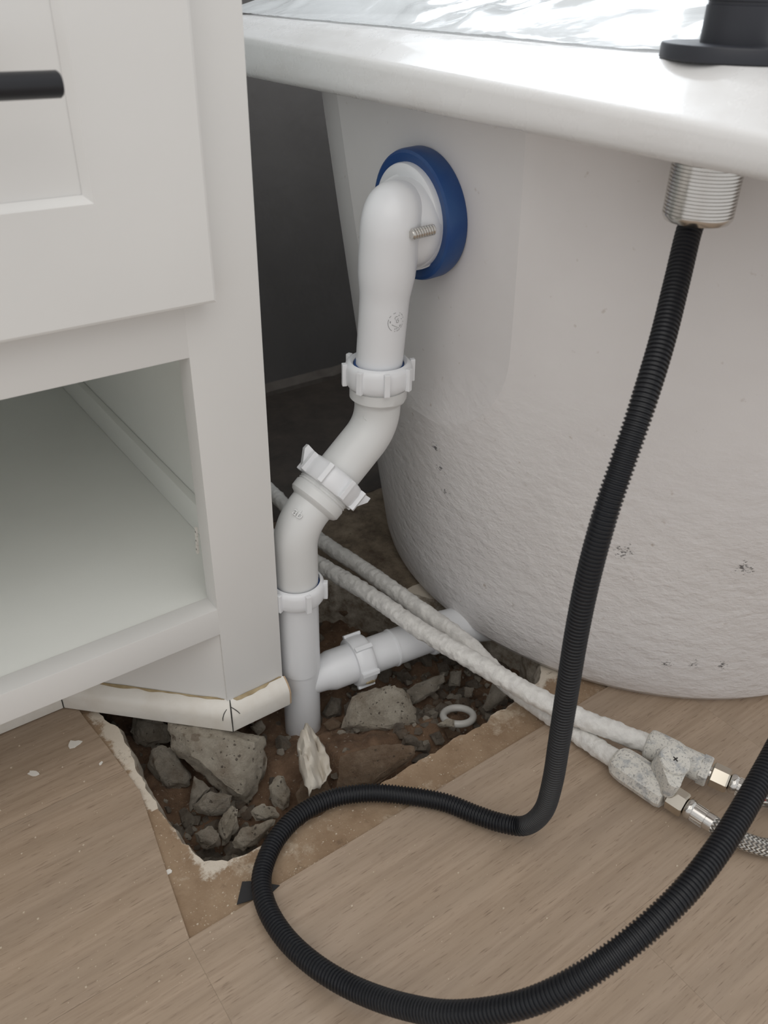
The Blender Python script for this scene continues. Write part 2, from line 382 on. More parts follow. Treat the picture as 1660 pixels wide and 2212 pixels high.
ROCKS = {
 'R1': ((0.334, 0.8632, -0.055), [(0.282, 0.9441, -0.0021), (0.3232, 0.9144, -0.001), (0.3599, 0.8806, -0.0092), (0.4029, 0.8431, -0.016), (0.3958, 0.8272, -0.0426), (0.3789, 0.8178, -0.07), (0.3595, 0.8073, -0.1012), (0.3476, 0.808, -0.1114), (0.3351, 0.8224, -0.105), (0.3327, 0.8295, -0.0983), (0.3113, 0.8518, -0.0903), (0.2912, 0.8879, -0.0638), (0.277, 0.9182, -0.0391), (0.2791, 0.9319, -0.02)]),
 'R2': ((0.2655, 0.9274, -0.085), [(0.2378, 0.9514, -0.0808), (0.2519, 0.9577, -0.0597), (0.2666, 0.9526, -0.0525), (0.2788, 0.9413, -0.0553), (0.2829, 0.9218, -0.0758), (0.2918, 0.9014, -0.093), (0.2862, 0.893, -0.1088), (0.2625, 0.9061, -0.1145), (0.2502, 0.9174, -0.1117), (0.2467, 0.931, -0.098)]),
 'R3': ((0.2724, 1.0201, -0.085), [(0.2591, 1.0478, -0.0628), (0.2859, 1.0285, -0.0621), (0.3021, 1.0089, -0.0715), (0.297, 0.99, -0.0998), (0.2703, 1.0052, -0.1058), (0.2473, 1.0217, -0.1064), (0.2454, 1.0388, -0.0868)]),
 'R4': ((0.2914, 0.8151, -0.075), [(0.265, 0.834, -0.0759), (0.2807, 0.8293, -0.0671), (0.2954, 0.8268, -0.0566), (0.3201, 0.8037, -0.0625), (0.3141, 0.7972, -0.0763), (0.3025, 0.7979, -0.0861), (0.2851, 0.8076, -0.0902), (0.268, 0.8243, -0.0853)]),
 'R5': ((0.2842, 0.8589, -0.09), [(0.2892, 0.8751, -0.0652), (0.2991, 0.8597, -0.0752), (0.3043, 0.8505, -0.0818), (0.284, 0.853, -0.0976), (0.2668, 0.8523, -0.1145), (0.2679, 0.8578, -0.1065), (0.2782, 0.864, -0.0892)]),
 'R6': ((0.2952, 0.7678, -0.075), [(0.3016, 0.7821, -0.0511), (0.309, 0.7782, -0.0492), (0.314, 0.7694, -0.0554), (0.3037, 0.7602, -0.0766), (0.3025, 0.756, -0.083), (0.2838, 0.7556, -0.1009), (0.277, 0.7604, -0.101), (0.2833, 0.7685, -0.0852), (0.2817, 0.7798, -0.0725)]),
 'R7': ((0.2612, 0.7682, -0.08), [(0.246, 0.7843, -0.0739), (0.2713, 0.7739, -0.0635), (0.2773, 0.7618, -0.0731), (0.2734, 0.7523, -0.0886), (0.2542, 0.7619, -0.0943), (0.2448, 0.7751, -0.0866)]),
 'R8': ((0.3079, 0.7226, -0.06), [(0.2814, 0.7361, -0.0678), (0.2992, 0.7359, -0.0515), (0.3196, 0.7262, -0.0447), (0.3465, 0.7117, -0.0378), (0.3315, 0.7099, -0.054), (0.31, 0.7119, -0.0715), (0.2927, 0.7189, -0.0788), (0.2825, 0.7304, -0.074)]),
 'R9': ((0.3493, 0.7561, -0.075), [(0.3314, 0.7709, -0.0731), (0.3498, 0.7642, -0.0644), (0.3635, 0.7529, -0.0658), (0.3675, 0.7411, -0.0769), (0.3491, 0.7491, -0.0838), (0.3342, 0.7585, -0.086)]),
 'R10': ((0.3879, 0.776, -0.075), [(0.3763, 0.7917, -0.0662), (0.3928, 0.7904, -0.0525), (0.4005, 0.7849, -0.0522), (0.4015, 0.7682, -0.0721), (0.3923, 0.7584, -0.0929), (0.3801, 0.761, -0.1011), (0.372, 0.7775, -0.088)]),
 'R11': ((0.6074, 0.8079, -0.06), [(0.5418, 0.8384, -0.0827), (0.5688, 0.8517, -0.041), (0.5837, 0.8484, -0.0314), (0.6253, 0.8279, -0.0183), (0.6395, 0.8177, -0.018), (0.6564, 0.796, -0.0294), (0.6514, 0.7842, -0.0487), (0.6522, 0.7626, -0.0751), (0.6376, 0.7636, -0.0874), (0.6161, 0.7828, -0.0834), (0.5944, 0.8016, -0.08), (0.5726, 0.8104, -0.0892), (0.5563, 0.8174, -0.0955)]),
 'R12': ((0.7164, 0.8198, -0.07), [(0.6822, 0.842, -0.074), (0.7167, 0.8293, -0.0578), (0.7494, 0.8141, -0.0465), (0.7457, 0.8085, -0.057), (0.7308, 0.807, -0.0727), (0.7067, 0.8144, -0.0858), (0.6836, 0.8233, -0.0961)]),
 'R13': ((0.5242, 0.7058, -0.03), [(0.4797, 0.7457, -0.0215), (0.5243, 0.7241, -0.007), (0.5551, 0.7039, -0.0038), (0.5794, 0.6844, -0.0055), (0.579, 0.676, -0.0164), (0.5531, 0.6827, -0.0321), (0.5248, 0.6872, -0.0527), (0.5094, 0.6915, -0.0616), (0.4614, 0.7262, -0.0629), (0.4754, 0.7367, -0.0366)]),
 'R14': ((0.6819, 0.717, -0.075), [(0.6705, 0.7303, -0.0689), (0.6839, 0.7222, -0.0666), (0.6998, 0.705, -0.0733), (0.687, 0.707, -0.0828), (0.6685, 0.7203, -0.0833)]),
 'R15': ((0.6688, 0.7119, -0.036), [(0.6541, 0.7215, -0.0377), (0.6739, 0.7138, -0.0288), (0.6817, 0.7062, -0.0312), (0.678, 0.7007, -0.0415), (0.6561, 0.7175, -0.0408)]),
 'R16': ((0.7335, 1.0974, -0.08), [(0.707, 1.1144, -0.0834), (0.731, 1.1147, -0.0607), (0.7604, 1.0822, -0.0741), (0.751, 1.0802, -0.0853), (0.7183, 1.0956, -0.0965)]),
 'R17': ((0.7131, 1.1363, -0.08), [(0.707, 1.1628, -0.0525), (0.7309, 1.1455, -0.0519), (0.72, 1.1223, -0.0911), (0.7091, 1.113, -0.1128), (0.6983, 1.1379, -0.0917)]),
 'R18': ((0.559, 0.8911, -0.09), [(0.5403, 0.8991, -0.0973), (0.5638, 0.9018, -0.0721), (0.5791, 0.8892, -0.0737), (0.5679, 0.877, -0.0993), (0.5439, 0.8883, -0.1075)]),
 'R19': ((0.5368, 0.8541, -0.085), [(0.5234, 0.8656, -0.0831), (0.5406, 0.8612, -0.0727), (0.5512, 0.8456, -0.0823), (0.5433, 0.8438, -0.0919), (0.5255, 0.8545, -0.095)]),
 'R20': ((0.5791, 0.8701, -0.085), [(0.5747, 0.8781, -0.079), (0.5898, 0.8743, -0.0697), (0.5825, 0.8605, -0.0937), (0.5694, 0.8673, -0.0975)]),
 'R21': ((0.7833, 0.7169, -0.05), [(0.7598, 0.7234, -0.0638), (0.7909, 0.7337, -0.022), (0.8107, 0.7054, -0.0389), (0.7883, 0.7082, -0.0563), (0.767, 0.7139, -0.069)]),
 'R22': ((0.7797, 0.8182, -0.08), [(0.7759, 0.8294, -0.0695), (0.7949, 0.818, -0.0661), (0.7826, 0.8058, -0.0927), (0.7652, 0.8195, -0.0917)]),
 'R23': ((0.7783, 0.7769, -0.08), [(0.775, 0.7863, -0.0714), (0.7888, 0.7752, -0.0724), (0.7805, 0.7689, -0.0879), (0.769, 0.7772, -0.0883)]),
 'R24': ((0.4291, 0.921, -0.085), [(0.4168, 0.9311, -0.0838), (0.4369, 0.924, -0.074), (0.4392, 0.9133, -0.0852), (0.4236, 0.9156, -0.0969)]),
 'R25': ((0.4293, 0.7428, -0.06), [(0.404, 0.7565, -0.0663), (0.4333, 0.7603, -0.0343), (0.4494, 0.7468, -0.0363), (0.4523, 0.7241, -0.062), (0.4352, 0.723, -0.0792), (0.4013, 0.746, -0.0819)]),
}
HOSE = [(0.7761, 0.5246, 0.8034), (0.7598, 0.5167, 0.7877), (0.7295, 0.4972, 0.7536), (0.6841, 0.4688, 0.7038), (0.6426, 0.4472, 0.653), (0.6157, 0.4369, 0.604), (0.5956, 0.431, 0.5519), (0.583, 0.4271, 0.4873), (0.5788, 0.4251, 0.4124), (0.5804, 0.4237, 0.3195), (0.5831, 0.4233, 0.242), (0.5882, 0.4252, 0.1621), (0.5955, 0.436, 0.0898), (0.5949, 0.4593, 0.0351), (0.5796, 0.4877, 0.0205), (0.5627, 0.5212, 0.015), (0.5397, 0.5647, 0.013), (0.503, 0.6038, 0.013), (0.4616, 0.6375, 0.014), (0.4131, 0.6604, 0.014), (0.3615, 0.6639, 0.014), (0.3182, 0.6504, 0.014), (0.2856, 0.6276, 0.013), (0.2649, 0.6013, 0.013), (0.2537, 0.5628, 0.015), (0.2531, 0.5132, 0.02), (0.2637, 0.4583, 0.03), (0.284, 0.4024, 0.045), (0.3081, 0.3423, 0.08), (0.3336, 0.2934, 0.12), (0.3795, 0.2482, 0.165), (0.438, 0.2212, 0.21), (0.5176, 0.2109, 0.245), (0.592, 0.2166, 0.265), (0.6818, 0.2356, 0.28), (0.794, 0.2646, 0.3), (0.9122, 0.2968, 0.33)]
PIPE_A = [(0.6386, 1.1391, 0.075), (0.6503, 1.0859, 0.075), (0.6786, 0.9489, 0.075), (0.6938, 0.8335, 0.074), (0.7199, 0.7307, 0.07), (0.7565, 0.6163, 0.06), (0.7864, 0.554, 0.05), (0.8211, 0.4991, 0.042), (0.8475, 0.4574, 0.036)]
PIPE_B = [(0.7204, 1.4385, 0.055), (0.7211, 1.3672, 0.055), (0.7084, 1.1803, 0.057), (0.725, 1.0456, 0.058), (0.742, 0.8947, 0.056), (0.7591, 0.7861, 0.048), (0.7678, 0.7342, 0.032), (0.7719, 0.6798, 0.02), (0.7839, 0.595, 0.016), (0.7936, 0.4977, 0.02), (0.7971, 0.4609, 0.024)]

# ================================================================== SETTING
HOLE = [(.30,1.27),(.215,1.22),(.195,1.12),(.201,1.022),(.214,.965),(.211,.901),(.206,.852),(.207,.797),(.209,.753),(.214,.719),(.223,.686),
        (.249,.668),(.277,.663),(.294,.663),(.353,.660),(.412,.659),(.488,.653),(.588,.656),(.651,.657),(.711,.658),(.779,.664),
        (.84,.676),(.885,.71),(.92,.78),(.90,.88),(.83,.95),(.795,1.01),(.755,1.06),(.70,1.13),(.62,1.18),(.5,1.22)]
def dense(loop, step, jit, seed):
    r = random.Random(seed); out = []
    n = len(loop)
    for i in range(n):
        a = Vector(loop[i]); b = Vector(loop[(i+1) % n]); k = max(1, int((b-a).length/step))
        nrm = Vector((b.y-a.y, a.x-b.x)).normalized()
        for j in range(k):
            p = a.lerp(b, j/k)
            q = noise.noise(Vector((p.x*45, p.y*45, seed)))*1.1 + noise.noise(Vector((p.x*130, p.y*130, seed+3)))*.6
            out.append(p + nrm*jit*q)
    return out
loop = dense(HOLE, .007, .0045, 2)
def inset(lp, d):
    c = Vector((.50, .90)); out = []
    n = len(lp)
    for i in range(n):
        tg = (lp[(i+2) % n] - lp[i-2]).normalized(); nr = Vector((-tg.y, tg.x))
        out.append(lp[i] + nr*d)
    return out
# winding: HOLE runs down the left edge then right along the front, so the left-hand normal points into the pit
def build_screed():
    bm = bmesh.new(); zt = -.004
    outer = [(-1.6,-1.2),(4.2,-1.2),(4.2,2.3),(-1.6,2.3)]
    vo = [bm.verts.new((x,y,zt)) for x,y in outer]; vi = [bm.verts.new((p.x,p.y,zt)) for p in loop]
    eds = [bm.edges.new((vo[i],vo[(i+1)%4])) for i in range(4)] + [bm.edges.new((vi[i],vi[(i+1)%len(vi)])) for i in range(len(vi))]
    bmesh.ops.triangle_fill(bm, use_beauty=True, use_dissolve=False, edges=eds)
    # remove faces that fell inside the pit
    import mathutils
    def inside(p):
        x, y = p.x, p.y; c = False; n = len(loop)
        for i in range(n):
            a, b = loop[i], loop[i-1]
            if (a.y > y) != (b.y > y) and x < (b.x-a.x)*(y-a.y)/(b.y-a.y)+a.x: c = not c
        return c
    bad = [f for f in bm.faces if inside(f.calc_center_median())]
    bmesh.ops.delete(bm, geom=bad, context='FACES_ONLY')
    for f in bm.faces:
        if f.normal.z < 0: f.normal_flip()
    mb = MB(); bm.verts.index_update()
    mb.v = [tuple(v.co) for v in bm.verts]; mb.f = [tuple(v.index for v in f.verts) for f in bm.faces]
    bm.free(); return mb
floor = obj('floor', build_screed(), M['screed'], smooth=None, recalc=False, origin=(0,0,-.004)); floor['kind'] = 'structure'
floor['label'] = 'dusty brown screed floor with a broken pit beside the cabinet'
mb = MB(); rr = random.Random(5); rings = []
for d, z in ((-.0005,-.004),(.003,-.012),(.007,-.03),(.010,-.055),(.008,-.09),(.006,-.13),(.0,-.18)):
    lp = inset(loop, d); rings.append([(p.x + .004*noise.noise(Vector((p.x*60,p.y*60,z*90))), p.y + .004*noise.noise(Vector((p.y*60,p.x*60,z*90+7))), z) if z < -.005 else (p.x,p.y,z) for p in lp])
mb.rings(rings, True, False, False)
obj('pit_wall', mb, M['pitwall'], floor, smooth=60)

# oak planks, each its own piece
PL = []
def row(y0, y1, cuts):
    g = .0001
    for a, b in zip(cuts, cuts[1:]): PL.append([(a+g, y0+g), (b-g, y0+g), (b-g, y1-g), (a+g, y1-g)])
row(-.88, -.59, [-1.5, -.3, 1.1, 3.0]); row(-.59, -.285, [-1.5, .35, 1.9, 3.0])
row(-.285, .0055, [-1.5, -.45, .95, 2.3]); row(.0055, .301, [-1.5, -.6, .62, 1.85, 3.0]); row(.301, .5955, [-1.5, -1.0, .158, 1.02, 2.2, 3.0])
PL.append([(-.95,.5958),(.1605,.5958),(.175,.70),(.187,.78),(.1955,.838),(.192,.8885),(-.95,.8885)])
PL.append([(-1.5,.5958),(-.952,.5958),(-.952,.8885),(-1.5,.8885)])
PL.append([(-.4,.889),(.191,.889),(.186,.95),(.178,1.02),(.17,1.13),(.17,1.18),(-.4,1.18)])
PL.append([(-1.5,.889),(-.402,.889),(-.402,1.18),(-1.5,1.18)])
for pts in PL:
    mb = MB().prism(pts, -.011, 0.0)
    obj('plank', mb, M['wood'], floor, smooth=None)

mb = MB(); nx, ny = 60, 30; V = []
for j in range(ny):
    for i in range(nx):
        x = .47 + .9*i/(nx-1); yf = 1.0 + .06*noise.noise(Vector((x*14,3,0))) if x > .79 else 1.19 + .05*noise.noise(Vector((x*14,3,0)))
        yf = 1.19 - .19*sm(.64,.80,x) + .02*noise.noise(Vector((x*30,3,0))); yb = 1.37 + .02*noise.noise(Vector((x*20,9,0)))
        y = yf + (yb-yf)*j/(ny-1)
        V.append((x, y, -.0015 + (0 if j in (0,ny-1) else .006*max(-.2,noise.noise(Vector((x*25,y*25,2))))) - (.006 if j in (0,ny-1) else 0)))
mb.add(V, [(j*nx+i, j*nx+i+1, (j+1)*nx+i+1, (j+1)*nx+i) for j in range(ny-1) for i in range(nx-1)])
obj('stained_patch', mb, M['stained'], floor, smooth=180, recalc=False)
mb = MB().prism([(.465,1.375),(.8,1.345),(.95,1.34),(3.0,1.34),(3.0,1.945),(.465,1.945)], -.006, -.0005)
obj('shade_floor', mb, M['shadefloor'], floor, smooth=None)  # near-black sheet in place of planks, standing in for deep shade
mb = MB().box(-1.6, 1.0, 1.945, 2.05, .98, 4.0).box(2.5, 4.2, 1.945, 2.05, .98, 4.0).box(1.0, 2.5, 1.945, 2.05, .98, 1.6).box(1.0, 2.5, 1.945, 2.05, 2.9, 4.0)
wu = obj('wall_back_upper', mb, M['lightwall'], smooth=None); wu['kind'] = 'structure'
mb = MB().box(-1.6, 4.2, 1.945, 2.05, -.2, .979)
wb = obj('wall_back', mb, M['wall'], smooth=None); wb['kind'] = 'structure'
mb = MB()
for b_ in ((1.0,2.5,1.6,1.64),(1.0,2.5,2.86,2.9),(1.0,1.04,1.64,2.86),(2.46,2.5,1.64,2.86),(1.73,1.77,1.64,2.86)): mb.box(b_[0], b_[1], 1.95, 1.98, b_[2], b_[3])
wi = obj('unseen_window_1', mb, M['cabinet'], smooth=None); wi['kind'] = 'structure'  # unseen window frame, added to go with the daylight area lamp
mb = MB(); n = 60
rings = []
for i in range(n):
    x = .3 + 2.2*i/(n-1); j = .006*noise.noise(Vector((x*25,0,0)))
    rings.append([(x,1.945,-.01),(x,1.925+j,-.01),(x,1.927+j,.012+j),(x,1.937,.022+j*1.5),(x,1.945,.03+j)])
mb.rings(rings)
wf = obj('baseboard_back', mb, M['wallfoot'], smooth=None); wf['kind'] = 'structure'

# soil in the pit
mb = MB(); nx, ny = 90, 90; V = []
for j in range(ny):
    for i in range(nx):
        x = .17 + .80*i/(nx-1); y = .62 + .68*j/(ny-1)
        z = -.112 + .028*noise.noise(Vector((x*11,y*11,1))) + .012*noise.noise(Vector((x*40,y*40,5))) + .006*noise.noise(Vector((x*110,y*110,9)))
        z += .055*math.exp(-(((x-.60)/.16)**2 + ((y-.74)/.07)**2)) + .03*math.exp(-(((x-.48)/.1)**2 + ((y-.80)/.08)**2))
        V.append((x,y,z))
mb.add(V, [(j*nx+i, j*nx+i+1, (j+1)*nx+i+1, (j+1)*nx+i) for j in range(ny-1) for i in range(nx-1)])
so = obj('pit_soil', mb, M['soil'], smooth=180, recalc=False); tag(so, 'dark brown sandy soil at the bottom of the broken floor pit', 'soil', kind='stuff')
def soil_z(x, y):
    z = -.112 + .028*noise.noise(Vector((x*11,y*11,1))) + .055*math.exp(-(((x-.60)/.16)**2 + ((y-.74)/.07)**2)) + .03*math.exp(-(((x-.48)/.1)**2 + ((y-.80)/.08)**2))
    return z

# ================================================================== BATHTUB
tub = thing('bathtub', (1.3,.93,0), 'white freestanding bathtub with lumpy outer shell and thick overhanging rim', 'bathtub')
def tub_par(z): return 1.3012+.0284*z, .9029+.052*z, .4848+.159*z-.0147*z*z
mb = MB(); rings = []
LEN = 1.05
for k in range(60):
    z = .87*k/59
    cx_, cy_, r = tub_par(z); ry = r*1.0729; xf = .745 + (.85-z)*.09 - .8*max(0, .57-z)**2; ring = []
    lip = .012*sm(.02, 0, z)
    ha = max(.12, math.acos(min(1, max(-1, (cx_-xf)/(r-lip)))) if (cx_-xf) < (r-lip) else 0)
    angs = [(pi/2-ha)*i/44 for i in range(45)] + [pi/2-ha + 2*ha*i/60 for i in range(1,61)] + [pi/2+ha + (pi/2-ha)*i/44 for i in range(1,45)]
    for a in angs:
        ring.append((max(cx_ - (r-lip)*sin(a), xf), cy_ + (ry-lip)*cos(a), z))
    for i in range(60):
        a = pi*i/59; ring.append((cx_ + LEN + (r-lip)*sin(a), cy_ - (ry-lip)*cos(a), z))
    rings.append(ring)
mb.rings(rings)
obj('body', mb, M['tub'], tub, smooth=9)
def rrect(x0, x1, y0, y1, r, n=40, edge=14):
    pts = []
    for (cx_, cy_, a0, nx_, ny_) in ((x1-r,y1-r,0,None,None),(x0+r,y1-r,pi/2,None,None),(x0+r,y0+r,pi,None,None),(x1-r,y0+r,1.5*pi,None,None)):
        for i in range(n+1):
            a = a0 + pi/2*i/n; pts.append((cx_+r*cos(a), cy_+r*sin(a)))
    return pts
RX0, RX1, RY0, RY1, RR = .663, 2.95, .22, 1.56, .16
mb = MB(); rings = []
def edge_z(y): return .9045 + (min(max(y,.3),1.5)-.36)*.022
for o_, z, k in ((.11,.869,0),(.012,.868,0),(.005,.870,0),(.001,.876,0),(0,.884,0),(0,-.012,1),(.0012,-.006,1),(.0045,-.002,1),(.009,0.0,1),(.038,.6,2),(.055,.943,0),(.17,.943,0),(.185,.940,0),(.20,.920,0),(.215,.87,0),(.26,.5,0),(.32,.3,0),(.42,.26,0)):
    ring = []
    for x, y in rrect(RX0+o_, RX1-o_, RY0+o_, RY1-o_, max(RR-o_*.5, .05) + (o_*.6 if o_ > .16 else 0)):
        e_ = edge_z(y); ring.append((x, y, z if k == 0 else (e_ + z if k == 1 else e_ + (.943-e_)*.66)))
    rings.append(ring)
mb.rings(rings, True, False, True)
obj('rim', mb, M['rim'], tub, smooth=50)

# plastic sheet heaped over the tub opening
mb = MB(); nx, ny = 190, 150; V = []
for j in range(ny):
    for i in range(nx):
        u, w = i/(nx-1), j/(ny-1)
        y = .24 + 1.34*w; e = .012*noise.noise(Vector((w*7,2,0))) + .005*noise.noise(Vector((w*25,4,0)))
        x = .775 + e + .085*sm(.66, .50, y) + 1.75*u**1.25
        z = .9452 + .045*sm(.02, .30, u) + .06*u
        amp = sm(0, .12, u)
        wx, wy = x + .10*noise.noise(Vector((x*3,y*3,5))), y + .10*noise.noise(Vector((x*3,y*3,15)))
        z += amp*.030*noise.noise(Vector((wx*4,wy*5,1)))
        for (sx, sy, sd, am) in ((4,1.6,4,.012),(2,5,8,.010)):
            q = noise.noise(Vector((wx*sx, wy*sy, sd)))
            z += amp*am*max(0, 1-9*abs(q))
        z += (1-amp)*.002*abs(noise.noise(Vector((x*40,y*40,3))))
        V.append((x,y,max(z,.9445)))
mb.add(V, [(j*nx+i, j*nx+i+1, (j+1)*nx+i+1, (j+1)*nx+i) for j in range(ny-1) for i in range(nx-1)])
film = obj('plastic_sheet', mb, M['film'], smooth=180, recalc=False)
tag(film, 'crumpled clear protective plastic sheet heaped over the bathtub', 'plastic sheet')

# ================================================================== VANITY CABINET
cab = thing('vanity_cabinet', (.0,1.2,0), 'white painted vanity cabinet with open shelf and one panelled drawer', 'cabinet')
YF, YB = .883, 1.90; XL = -.78; XR = .46; FT = .034; ZT = 1.27
B = .0022
obj('stile', MB().box(.362, XR, YF, YF+FT, .004, ZT), M['cabinet'], cab, bevel=.0009)
obj('stile', MB().box(XL, XL+.098, YF, YF+FT, .185, ZT), M['cabinet'], cab, bevel=B)
obj('bottom_rail', MB().box(XL+.098, .3635, YF+.0002, YF+FT, .185, .2325), M['cabinet'], cab, bevel=B)
obj('middle_rail', MB().box(XL+.098, .3635, YF+.0002, YF+FT, .616, .72), M['cabinet'], cab, bevel=B)
obj('top_rail', MB().box(XL+.098, .3615, YF+.0004, YF+FT, 1.19, ZT), M['cabinet'], cab, bevel=B)
obj('side_panel', MB().box(.437, XR-.0008, YF+FT, YB, .004, ZT), M['cabinet_in'], cab, bevel=.0008)
obj('side_panel', MB().box(XL, XL+.023, YF+FT, YB, .004, ZT), M['cabinet_in'], cab, bevel=.0008)
obj('back_panel', MB().box(XL+.023, .437, YB-.02, YB, .1, ZT), M['cabinet_in'], cab, bevel=.0008)
obj('bottom_board', MB().box(XL+.024, .4365, YF+FT, YB-.02, .205, .2305), M['cabinet_in'], cab, bevel=.0012)
obj('divider_board', MB().box(XL+.024, .4365, YF+FT, YB-.02, .63, .65), M['cabinet_in'], cab, bevel=.0012)
obj('corner_batten', MB().box(.4235, .4368, YF+FT+.001, YB-.021, .2307, .288), M['cabinet_in'], cab, bevel=.0025)
obj('light_block_top', MB().box(XL-.02, .60, .82, 1.93, ZT, ZT+.05), M['rim'], cab, bevel=.004)  # unseen top, its overhang added to block light into the gap below
# splinter of dried filler on the jamb of the shelf opening
mb = MB()
for k in range(6): mb.obox((.3625, .928+.001*k, .345-.008*k+.002*(k%2)), (.0016,0,0), (0,.0016,0), (0,0,.0045))
obj('filler_crumb', mb, M['trim'], cab, smooth=None)
# drawer front with recessed panel
YD = .848; DX0, DX1, DZ0, DZ1 = -.70, .3885, .6885, 1.17
PX0, PX1, PZ0, PZ1 = DX0+.12, .2675, .809, DZ1-.12
def frame_rings(y_out):
    return None
mb = MB()
def rect(x0,x1,z0,z1,y): return [(x0,y,z0),(x1,y,z0),(x1,y,z1),(x0,y,z1)]
e = .004; bw = .0075; dp = .009
R_ = [rect(DX0,DX1,DZ0,DZ1,YF-.0006), rect(DX0,DX1,DZ0,DZ1,YD+e), rect(DX0+e*.3,DX1-e*.3,DZ0+e*.3,DZ1-e*.3,YD+e*.3), rect(DX0+e,DX1-e,DZ0+e,DZ1-e,YD),
      rect(PX0,PX1,PZ0,PZ1,YD), rect(PX0+.002,PX1-.002,PZ0+.002,PZ1-.002,YD+.0015), rect(PX0+bw,PX1-bw,PZ0+bw,PZ1-bw,YD+dp), ]
mb.rings(R_, True, True, False)
dr = obj('drawer_front', mb, M['cabinet'], cab, smooth=20)
mb = MB().box(PX0+bw-.001, PX1-bw+.001, YD+dp+.0004, YD+dp+.012, PZ0+bw-.001, PZ1-bw+.001)
obj('recessed_panel', mb, M['cabinet'], dr, smooth=None)
mb = MB(); hz, hy, hr = .9205, .783, .0105
mb.lathe((-.55,hy,hz), (1,0,0), [(0,hr*.8),(.0015,hr),(.783,hr),(.785,hr*.85)], 32)
for x in (-.45, .12): mb.lathe((x,hy,hz), (0,1,0), [(0,.006),(YD+dp-hy,.006)], 16)
obj('handle', mb, M['black'], dr, smooth=40)
# foot return and recessed toe board
cx0, cy0 = .366, YF
s45 = sqrt(.5)
obj('foot_return', MB().prism([(cx0,cy0+.0002),(.1665,1.0825),(.180,1.0965),(cx0+.0,cy0+.0284)], .004, .1848), M['cabinet'], cab, smooth=None)
obj('toe_board', MB().box(XL+.03, .174, 1.083, 1.105, .002, .1848), M['cabinet'], cab, smooth=None)
def trim_piece(p0, p1, n0, n1, name='base_moulding'):
    """profile swept from p0 to p1; n0/n1 are the outward mitre vectors (length = one unit of thickness)"""
    prof = [(0,.0015),(.0195,.0015),(.020,.004),(.0205,.026),(.0185,.034),(.0135,.041),(.006,.047),(.0005,.0495),(0,.049)]
    def ring(p, nn): return [(p[0]+nn[0]*t, p[1]+nn[1]*t, z) for t, z in prof]
    m_ = MB().rings([ring(p0,n0), ring(p1,n1)])
    return obj(name, m_, M['trim'], cab, smooth=40)
g = .0006
k45 = math.tan(pi/8)
trim_piece((cx0+g,cy0), (.4605,cy0), (-k45,-1), (0,-1))
nn45 = (-s45,-s45)
trim_piece((cx0-g,cy0+g), (.166+g,1.083-g), (-k45,-1), (-1*k45,-1))
trim_piece((.166-g,1.083), (XL+.05,1.083), (-k45,-1), (0,-1))
# bare end of the cut moulding
mb = MB(); prof = [(0,.002),(.0190,.002),(.0198,.026),(.018,.0335),(.0132,.0403),(.006,.0462),(0,.0485)]
mb.rings([[(.4606,cy0-t,z) for t,z in prof], [(.4635+.001*SEED.random(),cy0-t*(.96+.04*SEED.random()),z*.985) for t,z in prof]])
obj('cut_moulding_end', mb, M['fibre'], cab, smooth=None)
# brown glue squeezed out along the top of the moulding
def glue(p0, p1, nrm, seed, t0=0, t1=1, wmax=.009, fr=1.0):
    r = random.Random(seed); rings = []; n = 70; p0, p1, nrm = Vector(p0), Vector(p1), Vector(nrm)
    for i in range(n):
        u = t0 + (t1-t0)*i/(n-1); p = p0.lerp(p1, u)
        a = max(0, noise.noise(Vector((u*4*fr,seed,0)))*1.0 + noise.noise(Vector((u*12*fr,seed,2)))*.3 + .3)*min(1,i/3)*min(1,(n-1-i)/3)
        b = max(0, noise.noise(Vector((u*6*fr,seed+5,0))) + .12)*min(1,i/3)*min(1,(n-1-i)/3)
        up = .0006 + wmax*.65*b; out = .0008 + wmax*a
        rings.append([tuple(p + nrm*(.0002) + Vector((0,0,.0485+up))), tuple(p + nrm*(.0012) + Vector((0,0,.0505+up*.35))),
                      tuple(p + nrm*(out+.0008) + Vector((0,0,.0503-.42*out))), tuple(p + nrm*(out) + Vector((0,0,.0485-.42*out))), tuple(p + Vector((0,0,.047)))])
    m_ = MB().rings(rings); return obj('glue_bead', m_, M['glue'], cab, smooth=60)
glue((cx0,cy0,0), (.459,cy0,0), (0,-1,0), 3, .06, .98, .012, .45)
glue((cx0,cy0,0), (.166,1.083,0), (-s45,-s45,0), 8, .03, .95, .006)
# pencil strokes and the dark mitre joint
def stroke(pts, w, nrm, mat, parent, name):
    nrm = Vector(nrm).normalized(); pts = [Vector(p) for p in pts]; L = []; 
    for i, p in enumerate(pts):
        tg = (pts[min(i+1,len(pts)-1)] - pts[max(i-1,0)]).normalized(); sd = tg.cross(nrm).normalized()
        ww = w*(.45 + .55*sin(pi*(i+.6)/(len(pts)+.2)))
        L.append([tuple(p + sd*ww + nrm*.0004), tuple(p - sd*ww + nrm*.0004), tuple(p - sd*ww - nrm*.0003), tuple(p + sd*ww - nrm*.0003)])
    return obj(name, MB().rings(L), mat, parent, smooth=None)
def mitre(x, y):  # along the corner of the moulding
    return [(x - k45*t_*1.0, y - t_, z) for t_, z in ((.0206,.002),(.0211,.026),(.0191,.034),(.0141,.0412),(.0066,.0472),(.0005,.0497))]
stroke(mitre(cx0,cy0), .0011, (-.38,-.92,.3), M['pencil'], cab, 'mitre_joint')
stroke([(.366+.006,cy0-.0198,.0330),(.366+.0035,cy0-.0172,.0375),(.366+.000,cy0-.0138,.0415),(.366-.0035,cy0-.0100,.0448)], .0006, (0,-1,.3), M['pencil'], cab, 'pencil_mark')
q = lambda a, t_, z: (cx0 - a*s45 - s45*t_ - .0, cy0 + a*s45 - s45*t_, z)
